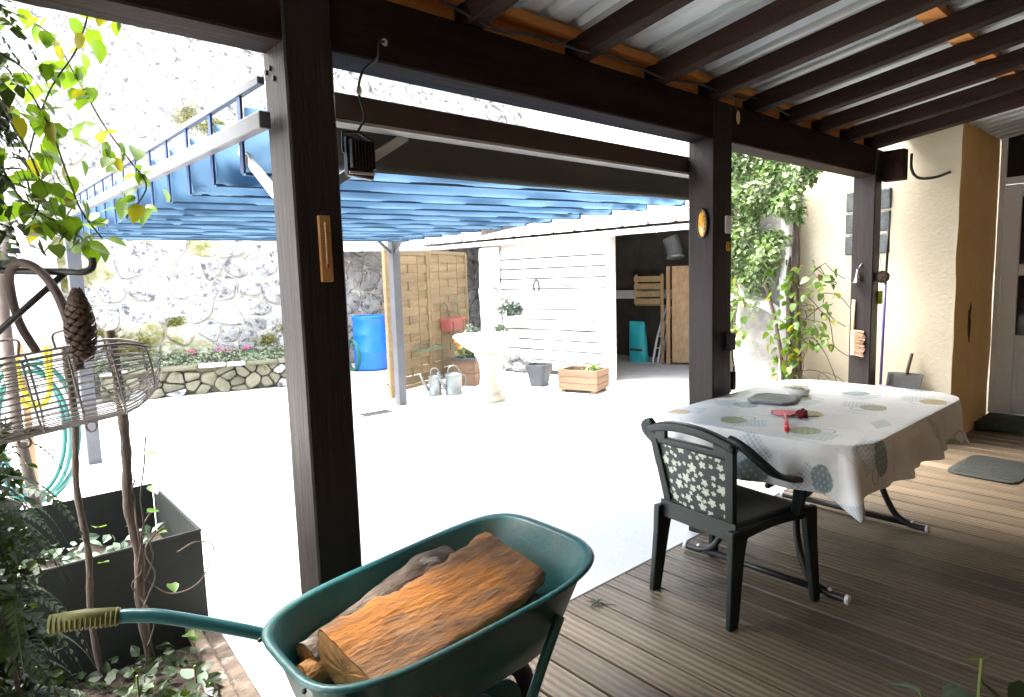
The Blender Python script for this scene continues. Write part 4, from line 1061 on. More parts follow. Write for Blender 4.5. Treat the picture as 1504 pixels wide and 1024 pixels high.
wb_ = thing('wire_basket', 'long rounded wire basket with bent wood handle hung on the iron bracket', 'basket', (.17, 1.94, 1.08))
ax0, ax1 = Vector((-.06, 1.965, 1.185)), Vector((.375, 1.925, 1.245))
ad = (ax1 - ax0).normalized(); an = ad.cross(Vector((0, 0, 1))).normalized(); au = an.cross(ad)
def bring(t, a):     # ring point on the basket, open at the top
    r = .125 * (1 - .42 * max(0, (abs(t - .5) - .28) / .22) ** 2)
    p = ax0.lerp(ax1, t)
    return p + an * (cos(a) * r * 1.0) + au * (sin(a) * r * .98 - .005)
A0, A1 = pi * .80, pi * 2.20       # rim to rim through the bottom
wm = MB()
for k in range(34):
    a = lerp(A0, A1, k / 33)
    wm.tube([bring(t, a) for t in [i / 16 for i in range(17)]], .0017, 4)
build('wire_strands', wm, 'wire', wb_)
for t in (0.02, .2, .4, .6, .8, .98):
    build('hoop', MB().tube([bring(t, lerp(A0, A1, i / 20)) for i in range(21)], .0028, 5), 'wire', wb_, smooth=True)
for a in (A0, A1): build('rim', MB().tube([bring(i / 16, a) for i in range(17)], .0038, 6), 'wire', wb_, smooth=True)
end = MB()
for t in (0.0, 1.0):
    for k in range(9):
        aa = lerp(A0 + .1, A1 - .1, k / 8)
        end.tube([bring(t, aa), bring(t, aa) * .25 + ax0.lerp(ax1, t) * .75 + ad * (.018 if t else -.018)], .0014, 4)
build('end_strands', end, 'wire', wb_)
build('handle', MB().tube(curve([(.205, 1.832, 1.245), (.198, 1.845, 1.33), (.182, 1.872, 1.42), (.160, 1.90, 1.475), (.135, 1.925, 1.502), (.108, 1.955, 1.502), (.098, 2.0, 1.46), (.11, 2.04, 1.36), (.14, 2.055, 1.28)], 6), .0105, 8), 'handlewood', wb_, smooth=True)
for t in (.30, .62):
    p = bring(t, 1.5 * pi)
    build('foot_loop', MB().tube([p + au * -.012 + ad * (.012 * cos(b)) + au * (.014 * sin(b)) for b in [2 * pi * i / 12 for i in range(12)]], .003, 5, closed=True), 'wire', wb_)
for t in (.25, .55):
    p = bring(t, A0); q = bring(t + .12, A0)
    build('clasp', MB().tube(curve([p, p + Vector((0, 0, .04)), q + Vector((0, 0, .04)), q], 5), .0032, 5), 'wire', wb_)
deb = MB(); 
for k in range(8):
    p = bring(.25 + .02 * k, 1.5 * pi) + Vector((0, rng.uniform(-.02, .02), .012)); deb.blob(p, (.018, .014, .008), 6, 4, .4, k)
tag(build('dry_moss', deb, 'cone', loc=bring(.3, 1.5 * pi)), 'dry brown moss lying in the bottom of the wire basket', 'moss')
pc = thing('pine_cone', 'large dark pine cone hung on the rim of the wire basket', 'pine cone', (.213, 1.83, 1.30))
cm = MB()
for i in range(120):
    t = i / 120; a = i * 2.39996; r = .040 * sin(pi * min(1, .10 + .86 * t)) ** .7 * (1.05 - .35 * t); z = 1.265 + .165 * t
    R = Matrix.Rotation(a, 3, 'Z') @ Matrix.Rotation(-.5 - .5 * t, 3, 'Y'); c = Vector((.213, 1.825, z))
    cm.add([c + R @ Vector(p) for p in ((r * .3, -.004, -.003), (r + .004, -.011, -.002), (r + .010, 0, .004), (r + .004, .011, -.002), (r * .3, .004, -.003), (r + .002, 0, -.007))], [(0, 1, 2, 3, 4), (0, 5, 1), (1, 5, 2), (2, 5, 3), (3, 5, 4)])
build('scales', cm, 'cone', pc); build('core', MB().blob((.213, 1.825, 1.345), (.024, .024, .078), 12, 10, .05), 'cone', pc, smooth=True)

# ================================================================== WHEELBARROW
wbar = thing('wheelbarrow', 'dark green metal wheelbarrow loaded with split logs on the deck edge', 'wheelbarrow', (.92, 1.385, 0))
def tray_ring(k, z, off=0.0):
    out = []; n = 56
    for i in range(n):
        a = 2 * pi * i / n; e = .52
        cx_, sy_ = math.copysign(abs(cos(a)) ** e, cos(a)), math.copysign(abs(sin(a)) ** e, sin(a))
        hw = lerp(.232, .275, (cx_ + 1) / 2)
        x = cx_ * (.437 + off) * (lerp(.70, 1, k) if cx_ > 0 else lerp(.84, 1, k)); y = sy_ * (hw + off) * lerp(.66, 1, k)
        zz_ = z + (.012 * cx_ + .02 * max(0, cx_) ** 3) * k
        out.append((.925 + x, 1.397 + .035 * cx_ * .6 + y, zz_))
    return out
rings = [tray_ring(0, .375), tray_ring(.15, .378), tray_ring(.5, .455), tray_ring(.97, .592), tray_ring(1, .598, .004), tray_ring(1, .600, .016), tray_ring(1, .592, .022), tray_ring(1, .584, .014),
         tray_ring(.965, .584, .004), tray_ring(.5, .450, .004), tray_ring(.15, .373, .004), tray_ring(0, .371)]
o = build('tray', MB().loft(rings, (False, False)), 'greenmetal', wbar, smooth=True)
o = build('tray_floor', MB().loft([tray_ring(.02, .369), tray_ring(.02, .376)]), 'greenmetal', wbar)
for sgn in (1, -1):
    Ym = lambda y: 1.387 + sgn * (y - 1.387)
    pts = curve([(.215, Ym(1.715), .655), (.249, Ym(1.70), .650), (.32, Ym(1.67), .628), (.526, Ym(1.585), .53), (.62, Ym(1.55), .45), (.75, Ym(1.50), .325), (1.0, Ym(1.42), .24), (1.10, Ym(1.40) , .155)], 7)
    build('handle', MB().tube(pts, .0165, 12), 'greentube', wbar, smooth=True)
    gr = build('grip', MB().tube([(.085, Ym(1.752), .672), (.15, Ym(1.735), .668), (.217, Ym(1.714), .655)], .021, 12), 'grip', wbar, smooth=True)
    rb_ = MB()
    for i in range(14):
        p = Vector((.085, Ym(1.752), .672)).lerp(Vector((.217, Ym(1.714), .655)), (i + .5) / 14); d = Vector((.132, Ym(1.714) - Ym(1.752), -.017)).normalized()
        rb_.tube([p - d * .002, p + d * .002], .0218, 12)
    build('grip_rib', rb_, 'grip', gr, smooth=True)
    build('leg', MB().tube(curve([(1.17, Ym(1.60), .50), (1.08, Ym(1.61), .38), (.86, Ym(1.62), .03), (.78, Ym(1.60), .014), (.70, Ym(1.585), .03), (.68, Ym(1.55), .36)], 7), .0145, 10), 'greentube', wbar, smooth=True)
    build('bolt', MB().blob((.475, Ym(1.52), .57), (.006, .006, .006), 8, 5), 'iron', wbar)
wh = build('wheel', MB().tube([(1.10 + .125 * cos(t), 1.387, .155 + .125 * sin(t)) for t in [2 * pi * i / 36 for i in range(36)]], .030, 10, closed=True), 'rubber', wbar, smooth=True)
build('rim', MB().tube([(1.10, 1.365, .155), (1.10, 1.409, .155)], .085, 24), 'greentube', wh, smooth=False)
build('axle', MB().tube([(1.10, 1.34, .155), (1.10, 1.434, .155)], .010, 10), 'iron', wh)
# logs
def log(name, a, b_, r, label, m='bark', half=None, seed=0):
    a, b_ = Vector(a), Vector(b_); d = (b_ - a).normalized(); s = d.cross(Vector((0, 0, 1))).normalized(); u_ = s.cross(d)
    t = thing(name, label, 'log', a.lerp(b_, .5))
    mb_ = MB(); rings = []; n = 72; seg_ = 80
    for i in range(seg_ + 1):
        v = i / seg_; c = a.lerp(b_, v) + u_ * .014 * sin(v * 5 + seed) + s * .012 * sin(v * 3.2 + seed)
        ring = []
        for j in range(n):
            th = 2 * pi * j / n
            x, y = cos(th), sin(th)
            if half is not None:                      # split face
                ca = cos(th - half)
                k = min(1, .38 / max(.05, -ca)) if ca < -.38 else 1
            else: k = 1
            nz = noise.fractal(Vector((x * 1.6 + seed, y * 1.6, v * 9)), 1, 2, 5)
            groove = .06 * abs(noise.noise(Vector((x * 7, y * 7 + seed, v * 3.5)))) + .045 * abs(noise.noise(Vector((x * 16, y * 16 + seed, v * 14)))) * (1 if k == 1 else .4)
            rr = r * k * (1 + .085 * nz - groove + .22 * exp(-((v - .80) / .10) ** 2) * max(0, cos(th - 1.2)))
            ring.append(c + (s * x + u_ * (y if y > 0 or r < .1 else y * .5)) * rr)
        rings.append(ring)
    o = build('bark', mb_.loft(rings, (False, False)), m, t, smooth=True)
    for e, ring in ((0, rings[0]), (1, rings[-1])):
        cm_ = MB(); c = sum((Vector(p) for p in ring), Vector()) / n
        dd = d * (-.004 if e == 0 else .004)
        cm_.v = [tuple(Vector(p) * .97 + c * .03 + dd * .3) for p in ring] + [tuple(Vector(p) * .5 + c * .5 + dd + d * .003 * noise.noise(Vector(p) * 40)) for p in ring] + [tuple(c + dd)]
        for j in range(n):
            k = (j + 1) % n; cm_.f += [(j, k, n + k, n + j), (n + j, n + k, 2 * n)]
        build('cut_end', cm_, 'logend', t)
    return t
log('split_log', (.615, 1.345, .492), (1.235, 1.432, .545), .136, 'thick orange brown split log lying on top in the wheelbarrow', 'bark', half=-1.85, seed=1)
log('split_log', (.585, 1.495, .475), (1.08, 1.575, .545), .060, 'thinner grey barked log along the far side of the wheelbarrow', 'barkgrey', half=.9, seed=4)
log('split_log', (.74, 1.228, .452), (1.20, 1.282, .462), .040, 'dark flat log wedged under the thick log in the wheelbarrow', 'barkgrey', half=1.6, seed=8)
log('split_log', (.555, 1.47, .455), (.74, 1.48, .44), .040, 'short pale wedge of wood at the handle end of the wheelbarrow', 'logend', half=.4, seed=12)


# ================================================================== TABLE
TC = Vector((3.235, 1.365, 0)); TA, TB, TR, TZ = .745, .475, .20, .745
tb = thing('garden_table', 'oblong garden table on curved black tube legs under the patterned cloth', 'table', (TC.x, TC.y, 0))
def tring(off, z):
    out = []
    for cx_, cy_, a0 in ((TA - TR, TB - TR, 0), (-(TA - TR), TB - TR, pi / 2), (-(TA - TR), -(TB - TR), pi), (TA - TR, -(TB - TR), 1.5 * pi)):
        for i in range(9):
            a = a0 + pi / 2 * i / 8; out.append((TC.x + cx_ + cos(a) * (TR + off), TC.y + cy_ + sin(a) * (TR + off), z))
    return out
build('tabletop', MB().loft([tring(-.02, TZ - .032), tring(-.004, TZ - .028), tring(-.004, TZ - .004), tring(-.012, TZ - .001)]), 'plastic_green', tb)
for x, s in ((2.73, 1), (3.80, -1)):
    for sy in (-1, 1):
        yc = 1.40
        build('leg', MB().tube(curve([(x + .10 * s, yc + .26 * sy, TZ - .033), (x + .07 * s, yc + .20 * sy, .55), (x + .03 * s, yc + .16 * sy, .30), (x, yc + .22 * sy, .10), (x, yc + .30 * sy, .035), (x, yc + .395 * sy, .028)], 8), .0165, 10), 'black_metal', tb, smooth=True)
        build('foot_cap', MB().tube([(x, yc + .39 * sy, .028), (x, yc + .405 * sy, .028)], .021, 12), 'whitecap', tb, smooth=True)
        build('foot_bolt', MB().blob((x, yc + .325 * sy, .048), (.009, .009, .009), 8, 5), 'whitecap', tb)
    build('foot_bar', MB().tube([(x, yc - .30, .034), (x, yc + .30, .034)], .0155, 10), 'black_metal', tb, smooth=True)
build('stretcher', MB().tube([(2.80, 1.40, .42), (3.76, 1.40, .42)], .014, 8), 'black_metal', tb, smooth=True)

# ---- cloth: a real rectangle of fabric laid over the rounded top
CU, CV = TA + .205, TB + .20
def sd(px, py):
    qx, qy = abs(px) - (TA - TR), abs(py) - (TB - TR)
    mx_, my_ = max(qx, 0), max(qy, 0)
    return sqrt(mx_ * mx_ + my_ * my_) + min(max(qx, qy), 0) - TR
def drape(u, v):
    s = sd(u, v); top = TZ + .004
    if s <= 0:
        e = max(0, 1 + s / .02)
        return (u, v, top - .003 * e * e + .0015 * noise.noise(Vector((u * 5, v * 5, 0))))
    s0 = s
    h = 1e-3; nx = (sd(u + h, v) - sd(u - h, v)) / (2 * h); ny = (sd(u, v + h) - sd(u, v - h)) / (2 * h)
    l = sqrt(nx * nx + ny * ny) or 1; nx /= l; ny /= l
    bx, by = u - nx * s, v - ny * s
    if s > .19: s = .19 + (s - .19) * .50
    corner = min(1, 2.2 * abs(nx * ny))
    ang_ = atan2(by, bx); arc = bx * 3 + by * 3
    t = min(1, s / .05)
    wav = (.018 * sin(arc * 5.2 + 1.0) + .012 * sin(arc * 11 + 2) + .03 * noise.noise(Vector((bx * 4, by * 4, 3)))) * min(1, s / .18)
    # corners fold into a hanging point with flared sides
    th = atan2(abs(ny), abs(nx)); fold = cos((th - pi / 4) * 8) * corner
    out = .010 * t + wav + s * (.10 + .30 * corner * max(0, fold) - .10 * corner * max(0, -fold))
    return (bx + nx * out, by + ny * out, top - .003 - s * (1 - .05 * corner) * .985 + .006 * (1 - t))
NU, NV = 420, 300
cm = MB().grid(lambda a, b: drape((a * 2 - 1) * CU, (b * 2 - 1) * CV), NU, NV)
WHITE = (.70, .70, .68)
def mixc(a, b, t): return tuple(a[i] * (1 - t) + b[i] * t for i in range(3))
def hsh(i, j, k=0): return (sin(i * 127.1 + j * 311.7 + k * 74.7) * 43758.5453) % 1
def pattern(u, v):
    c = WHITE; T = .33
    i, j = math.floor(u / T), math.floor(v / T + .5 * (math.floor(u / T) % 2)); fx, fy = (u / T) % 1 - .5, (v / T + .5 * (i % 2)) % 1 - .5
    k = int(hsh(i, j) * 5); r1 = hsh(i, j, 1) * 6.28
    x, y = fx * cos(r1) + fy * sin(r1), -fx * sin(r1) + fy * cos(r1)
    bx, by = x * T / 1.22, y * T / 1.22
    def gingham(px, py, w=.007, col=(.22, .34, .42)):
        a = (px / w) % 2 < 1; b = (py / w) % 2 < 1
        return mixc(WHITE, col, .75 if a and b else .38 if a or b else .05)
    if k in (0, 1, 3):     # round pot, spotted, beside a gingham cloth
        if -.02 < bx < .10 and -.02 < by < .10: c = gingham(bx, by)
        e = (bx / .062) ** 2 + ((by + .018) / .05) ** 2
        body = {0: (.26, .30, .16), 1: (.19, .27, .30), 3: (.34, .25, .10)}[k]
        if e < 1 and by > -.062:
            c = body
            gx, gy = (bx / .022) % 1 - .5, ((by + .011 * (math.floor(bx / .022) % 2)) / .022) % 1 - .5
            if gx * gx + gy * gy < .05: c = mixc(body, (.62, .62, .45), .6)
        hr = sqrt((bx + .045) ** 2 + (by - .035) ** 2)
        if .026 < hr < .031 and bx < -.02: c = (.25, .28, .26)
    elif k == 2:           # lettering-like strokes and leaf sprigs
        if abs(by) < .05 and abs(bx) < .09:
            row = math.floor((by + .05) / .02); s_ = sin(bx * 420 + row * 3 + 2 * sin(bx * 90 + row))
            if abs(((by + .05) / .02) % 1 - .5 - .22 * s_) < .07: c = (.36, .39, .38)
    else:                  # fish/leaf shape in outline
        e = (bx / .085) ** 2 + (by / (.034 * max(.05, 1 - abs(bx) / .11))) ** 2
        if e < 1: c = mixc(WHITE, (.34, .42, .34), .85 if sin(bx * 300 + by * 80) > .2 else .45)
    # thin trellis lines between the motifs
    if abs(abs(fx) - .5) < .008 and sin(v * 120) > -.3: c = mixc(c, (.40, .42, .42), .55)
    n_ = noise.noise(Vector((u * 14, v * 14, 0)))
    return mixc(c, WHITE, max(0, min(.25, .04 + .2 * n_)))
cm.c = []
for a in range(NU + 1):
    for b in range(NV + 1): cm.c.append(pattern((a / NU * 2 - 1) * CU + .07, (b / NV * 2 - 1) * CV + .05))
cm.v = [(TC.x + x, TC.y + y, z) for x, y, z in cm.v]
cloth = build('tablecloth', cm, 'cloth', smooth=True, loc=(TC.x, TC.y, TZ), solid=.0012)
tag(cloth, 'pale vinyl tablecloth printed with green pots and blue gingham on the garden table', 'tablecloth')

# ---- things on the table
ZT = TZ + .0065
tv = thing('trivet', 'dark slate grey square trivet with cut corners on the table', 'trivet', (3.20, 1.57, ZT))
def tvr(s, z):
    R = Matrix.Rotation(radians(12), 3, 'Z'); out = []
    for p in ((-1, -.6), (-.6, -1), (.6, -1), (1, -.6), (1, .6), (.6, 1), (-.6, 1), (-1, .6)):
        q = R @ Vector((p[0] * s, p[1] * s * .92, 0)); out.append((3.20 + q.x, 1.57 + q.y, z))
    return out
build('slab', MB().loft([tvr(.115, ZT), tvr(.125, ZT + .004), tvr(.125, ZT + .013), tvr(.118, ZT + .016), tvr(.10, ZT + .016), tvr(.095, ZT + .013)]), 'slate', tv)
at = thing('ashtray', 'round white ceramic ashtray near the far end of the table', 'ashtray', (3.43, 1.54, ZT))
build('dish', MB().lathe([(.045, 0), (.05, .003), (.052, .034), (.049, .036), (.046, .034), (.043, .012), (.01, .010)], 32, (3.43, 1.54, ZT)), 'ceramic', at, smooth=True)
build('ash', MB().blob((3.43, 1.54, ZT + .022), (.040, .040, .012), 12, 6, .5), 'straw', at)
fs = thing('fly_swatter', 'pink plastic scoop with red tipped handle lying on the tablecloth', 'scoop', (2.86, 1.37, ZT))
fx_, fy_ = Vector((.89, .46, 0)), Vector((-.46, .89, 0))          # handle axis, head width
hd = [(-.012, -.020), (.030, -.062), (.058, -.058), (.066, 0), (.058, .058), (.030, .062), (-.012, .020)]
def hp(a, b, z): return Vector((2.868, 1.352, ZT + z)) + fx_ * a + fy_ * b
build('head', MB().loft([[hp(a, b, .004 + .010 * (a > .02) + dz) for a, b in hd] for dz in (0, .005)]), 'pinkplastic', fs)
build('clear_edge', MB().tube([hp(.028, -.060, .008), hp(.010, -.02, .006), hp(.010, .02, .006), hp(.028, .060, .008)], .005, 6), 'chrome', fs, smooth=True)
build('handle', MB().tube([(2.868, 1.352, ZT + .010), (2.72, 1.275, ZT + .012), (2.62, 1.225, ZT + .010)], [.007, .008, .009], 8), 'pinkplastic', fs, smooth=True)
build('handle_tip', MB().tube([(2.62, 1.225, ZT + .010), (2.597, 1.214, ZT + .010)], .0115, 8), 'redplastic', fs, smooth=True)
fl = thing('faded_flower', 'crumpled dark red flower head lying on the tablecloth', 'flower', (2.895, 1.285, ZT))
fm = MB()
for i in range(26):
    a = i * 2.4; r = .022 * (i / 26) ** .5; c = Vector((2.895 + r * cos(a), 1.285 + r * sin(a), ZT + .018 + .010 * sin(i)))
    fm.blob(c, (.009, .009, .010), 7, 5, .5, i)
build('petals', fm, 'darkred', fl); build('stalk', MB().tube([(2.91, 1.27, ZT + .006), (2.955, 1.235, ZT + .004)], .003, 5), 'leaf_yellow', fl)

# ================================================================== CHAIR
ch = thing('garden_chair', 'dark green plastic garden armchair with ivy printed back at the table end', 'chair', (2.50, 1.42, 0))
CR = Matrix.Translation((2.50, 1.42, 0)) @ Matrix.Rotation(radians(-8), 4, 'Z')      # +x is the way the chair faces
def W3(x, y, z): return CR @ Vector((x, y, z))
def slab(fn, nu, nv, th, name, parent=ch, m='plastic_green'): return build(name, MB().grid(lambda u, v: W3(*fn(u, v)), nu, nv), m, parent, smooth=True, solid=th)
def seatf(u, v):
    x = lerp(-.215, .235, u); w = lerp(.205, .245, u); y = (v * 2 - 1) * w
    e = max(0, abs(v * 2 - 1) - .86) / .14; e2 = max(0, u - .9) / .1
    return (x, y, .415 - .016 * sin(pi * u) * (1 - (v * 2 - 1) ** 2) + .012 * u - .028 * e * e - .03 * e2 * e2)
slab(seatf, 24, 24, .006, 'seat')
for s in (-1, 1):
    build('seat_apron', MB().grid(lambda u, v: W3(lerp(-.215, .23, u), s * (lerp(.207, .247, u)), .408 - (.055 - .02 * sin(pi * u)) * v + .012 * u), 12, 4), 'plastic_green', ch, solid=.006, smooth=True)
build('seat_apron', MB().grid(lambda u, v: W3(-.222 - .004 * v, (u * 2 - 1) * .20, .425 - .075 * v), 12, 4), 'plastic_green', ch, solid=.006)
def legm(pts, wa, wb, da, db):
    r_ = []
    for i, p in enumerate(pts):
        t = i / (len(pts) - 1); w, d = lerp(wa, wb, t), lerp(da, db, t)
        r_.append([W3(p[0] + sx * w / 2, p[1] + sy * d / 2, p[2]) for sx, sy in ((-1, -1), (1, -1), (1, 1), (-1, 1))])
    return MB().loft(r_)
for s in (-1, 1):
    build('rear_leg', legm([(-.205, .198 * s, .402), (-.222, .200 * s, .28), (-.255, .210 * s, .0)], .105, .055, .034, .026), 'plastic_green', ch, bevel=.006, seg=2)
    build('front_leg', legm([(.205, .245 * s, .42), (.212, .255 * s, .25), (.225, .272 * s, .0)], .085, .045, .034, .026), 'plastic_green', ch, bevel=.006, seg=2)
def backx(z): return -.205 - .17 * (z - .42) - .10 * max(0, z - .55) ** 2
def halfw(z): return lerp(.165, .215, min(1, max(0, (z - .42) / .38)))
for s in (-1, 1):
    pts = [(backx(z), s * halfw(z), z) for z in [.40 + .045 * i for i in range(9)]]
    build('back_stile', MB().loft([[W3(p[0] + a, p[1] + s * b, p[2]) for a, b in ((-.016, -.022), (.016, -.018), (.016, .016), (-.016, .020))] for p in pts]), 'plastic_green', ch, smooth=False, bevel=.005, seg=2)
def toprail(u, v):      # band with a slot
    y = (u * 2 - 1) * .228; z = .812 - .045 * (abs(u * 2 - 1)) ** 2.2 - .035 * v
    return (backx(z) - .012 * sin(pi * u), y, z)
slab(toprail, 24, 4, .030, 'top_rail')
def lowband(u, v):
    y = (u * 2 - 1) * .192; zc = .725 + .006 * cos(pi * (u - .5)); z = zc - .030 * v
    return (backx(z) - .010 * sin(pi * u), y, z)
slab(lowband, 20, 3, .022, 'slot_rail')
build('slot_end', MB().grid(lambda u, v: W3(backx(.75), lerp(.13, .20, u), lerp(.715, .775, v)), 4, 3), 'plastic_green', ch, solid=.022)
build('slot_end', MB().grid(lambda u, v: W3(backx(.75), -lerp(.13, .20, u), lerp(.715, .775, v)), 4, 3), 'plastic_green', ch, solid=.022)
# printed back panel
pn = MB(); PU, PV = 130, 150
LV = []
r_ = random.Random(5)
for k in range(400):
    p = (r_.uniform(-.15, .15), r_.uniform(.0, .28), r_.uniform(0, 6.28), r_.choice([.030, .026, .022, .016, .014]))
    if all((p[0] - q[0]) ** 2 + (p[1] - q[1]) ** 2 > (.62 * (p[3] + q[3])) ** 2 * 1.55 for q in LV): LV.append(p)
def ivy(px, py):
    best = 0
    for (cx_, cy_, a, s) in LV:
        dx, dy = px - cx_, py - cy_
        if dx * dx + dy * dy > s * s * 1.2: continue
        th = atan2(dy, dx) - a; r = sqrt(dx * dx + dy * dy) / s
        R_ = .42 + .50 * abs(cos(2.5 * th)) ** 1.3 * (.75 + .25 * cos(th))
        if r < R_: best = 1 - .45 * (abs(sin(2.5 * th)) < .12 and r > .1) - .15 * r
    return best
for i in range(PU + 1):
    for j in range(PV + 1):
        u, v = i / PU, j / PV; z = lerp(.425, .705, v); hw = halfw(z) - .018
        y = (u * 2 - 1) * hw
        pn.v.append(tuple(W3(backx(z) - .012 * cos((u - .5) * pi), y, z)))
        k = ivy(y, z - .425)
        pn.c = (pn.c or []); pn.c.append(mixc((.012, .022, .020), (.50, .54, .44), k))
for i in range(PU):
    for j in range(PV):
        a = i * (PV + 1) + j; pn.f.append((a, a + PV + 1, a + PV + 2, a + 1))
build('printed_panel', pn, 'panel_print', ch, smooth=True, solid=.005)
build('panel_foot', MB().grid(lambda u, v: W3(backx(.43) - .004, (u * 2 - 1) * .165, lerp(.395, .432, v)), 8, 2), 'plastic_green', ch, solid=.014)
for s in (-1, 1):
    pts = curve([(backx(.79) + .004, .200 * s, .782), (backx(.77) + .012, .255 * s, .762), (-.205, .292 * s, .705), (-.13, .305 * s, .645), (-.04, .304 * s, .608), (.03, .298 * s, .592), (.075, .288 * s, .572), (.098, .274 * s, .525), (.110, .258 * s, .465), (.118, .244 * s, .410)], 6)
    n = len(pts); rr = []
    for i, p in enumerate(pts):
        tt = i / (n - 1); t_ = (pts[min(i + 1, n - 1)] - pts[max(i - 1, 0)]).normalized(); sd_ = Vector((0, s, 0)); sd_ = (sd_ - t_ * sd_.dot(t_)).normalized(); nn = t_.cross(sd_)
        w, h = lerp(.022, .030, sin(pi * tt)), .012
        rr.append([CR @ (p + sd_ * (w * a) + nn * (h * b)) for a, b in ((-1, -.7), (-.7, -1), (.7, -1), (1, -.7), (1, .7), (.7, 1), (-.7, 1), (-1, .7))])
    build('armrest', MB().loft(rr), 'plastic_green', ch, smooth=True)

# ================================================================== SMALL PORCH THINGS
mt = thing('door_mat', 'dark rubber door mat lying on the deck towards the door', 'mat', (5.36, 1.03, 0))
def mr(s, z):
    out = []
    for i in range(40):
        a = 2 * pi * i / 40; e = .28
        x, y = math.copysign(abs(cos(a)) ** e, cos(a)) * .305 * s, math.copysign(abs(sin(a)) ** e, sin(a)) * .205 * s
        out.append((5.36 + x * cos(-.06) - y * sin(-.06), 1.035 + x * sin(-.06) + y * cos(-.06), z))
    return out
build('mat_body', MB().loft([mr(1, .002), mr(1, .010), mr(.97, .013)]), 'rubber_mat', mt)
rbm = MB()
for i in range(13): rbm.box(5.10 + .04 * i, 5.118 + .04 * i, .86, 1.21, .0125, .0165)
build('rib', rbm, 'rubber_mat', mt)
lf = MB()
for a in (.2, 1.1, 2.0, 3.3, 4.2, 5.2):
    lf.tube([(1.98, 1.76, .006), (1.98 + .022 * cos(a), 1.76 + .022 * sin(a), .010), (1.98 + .055 * cos(a), 1.76 + .05 * sin(a), .005)], [.002, .006, .001], 6, ez=.4)
lf.tube([(1.98, 1.76, .006), (2.03, 1.69, .004)], .0018, 5)
tag(build('curled_leaf', lf, 'leaf_dark', loc=(1.98, 1.76, .006)), 'dry curled star shaped leaf lying on the deck edge', 'leaf')

th = thing('thermometer', 'wooden wall thermometer on the porch post beside the wheelbarrow', 'thermometer', (.857, 1.84, 1.44))
build('board', B(.838, .877, 1.833, 1.845, 1.440, 1.642), 'thermo', th, bevel=.003)
build('tube', MB().tube([(.857, 1.830, 1.495), (.857, 1.830, 1.62)], .0022, 8), 'wood_light', th); build('bulb', MB().blob((.857, 1.830, 1.488), (.006, .004, .007), 8, 6), 'redink', th)
tk = MB()
for i in range(13):
    z = 1.50 + .009 * i
    w = .010 if i % 3 == 0 else .006
    tk.box(.861, .861 + w, 1.8312, 1.8328, z, z + .0012); tk.box(.853 - w, .853, 1.8312, 1.8328, z, z + .0012)
build('scale_mark', tk, 'ink', th); build('hanger', MB().tube([(.857 + .006 * cos(t), 1.838, 1.645 + .008 * sin(t)) for t in [2 * pi * i / 12 for i in range(12)]], .0015, 5, closed=True), 'iron', th)

fl_ = thing('flood_light', 'small black flood light hung on a cable behind the porch beam', 'lamp', (1.05, 1.93, 1.86))
build('housing', MB().loft([[(x, y, z) for x, z in ((.998, 1.788), (1.094, 1.778), (1.096, 1.905), (1.0, 1.915))] for y in (1.935, 1.965)]), 'black_metal', fl_, bevel=.004)
fi = MB()
for i in range(8): fi.box(1.005 + .0115 * i, 1.009 + .0115 * i, 1.915, 1.936, 1.81, 1.90)
build('cooling_fin', fi, 'black_metal', fl_)
build('yoke', MB().tube([(.992, 1.95, 1.86), (.992, 1.95, 1.925), (1.05, 1.95, 1.932), (1.102, 1.95, 1.91), (1.102, 1.95, 1.86)], .005, 6), 'black_metal', fl_)
build('face_lip', B(1.0, 1.092, 1.928, 1.934, 1.792, 1.800), 'pvc', fl_)
build('cable', MB().tube(curve([(1.045, 1.95, 1.93), (1.07, 1.94, 1.98), (1.052, 1.93, 2.04), (1.045, 1.92, 2.075), (1.055, 1.90, 2.12), (1.075, 1.845, 2.145), (1.08, 1.84, 2.19), (1.10, 1.84, 2.20)], 6), .0045, 6), 'black_metal', fl_, smooth=True)
build('connector', MB().blob((1.047, 1.925, 2.062), (.010, .010, .016), 8, 6), 'pvc', fl_, smooth=True)
build('clip', MB().blob((1.105, 1.845, 2.20), (.012, .006, .012), 8, 6), 'pvc', fl_)

ov = thing('glass_ornament', 'oval amber glass ornament hung on the porch post by the table', 'ornament', (3.05, 1.91, 1.68))
build('amber_glass', MB().blob((3.050, 1.908, 1.70), (.010, .026, .072), 16, 12, 0), 'amber', ov, smooth=True)
build('frame', MB().tube([(3.048, 1.908 + .029 * cos(t), 1.70 + .076 * sin(t)) for t in [2 * pi * i / 28 for i in range(28)]], .005, 6, closed=True), 'black_metal', ov, smooth=True)
tag(build('switch_plate', B(3.165, 3.222, 1.830, 1.845, 1.645, 1.742), 'ceramic', bevel=.008, seg=2, loc=(3.19, 1.84, 1.69)), 'pale rounded switch plate on the porch post by the table', 'switch')
kr = thing('key_rings', 'pair of small brass rings on a nail below the switch plate', 'rings', (3.19, 1.84, 1.58))
for o_ in (0, .012): build('ring', MB().tube([(3.188 + o_ + .010 * cos(t), 1.838 - o_ * .3, 1.575 + .024 * sin(t)) for t in [2 * pi * i / 18 for i in range(18)]], .0028, 6, closed=True), 'amber', kr)
build('nail', MB().tube([(3.194, 1.852, 1.60), (3.194, 1.832, 1.602)], .002, 5), 'iron', kr)
tag(build('socket_box', B(3.185, 3.243, 1.813, 1.845, 1.00, 1.10), 'black_metal', bevel=.006, loc=(3.21, 1.83, 1.05)), 'black socket box low on the porch post by the table', 'socket')
ec = thing('extension_lead', 'black extension lead with plug hanging beside the porch post', 'lead', (3.29, 1.86, .8))
build('cord', MB().tube(curve([(3.215, 1.822, 1.0), (3.23, 1.82, .93), (3.29, 1.85, .91), (3.315, 1.87, .86)], 6), .005, 6), 'black_metal', ec, smooth=True)
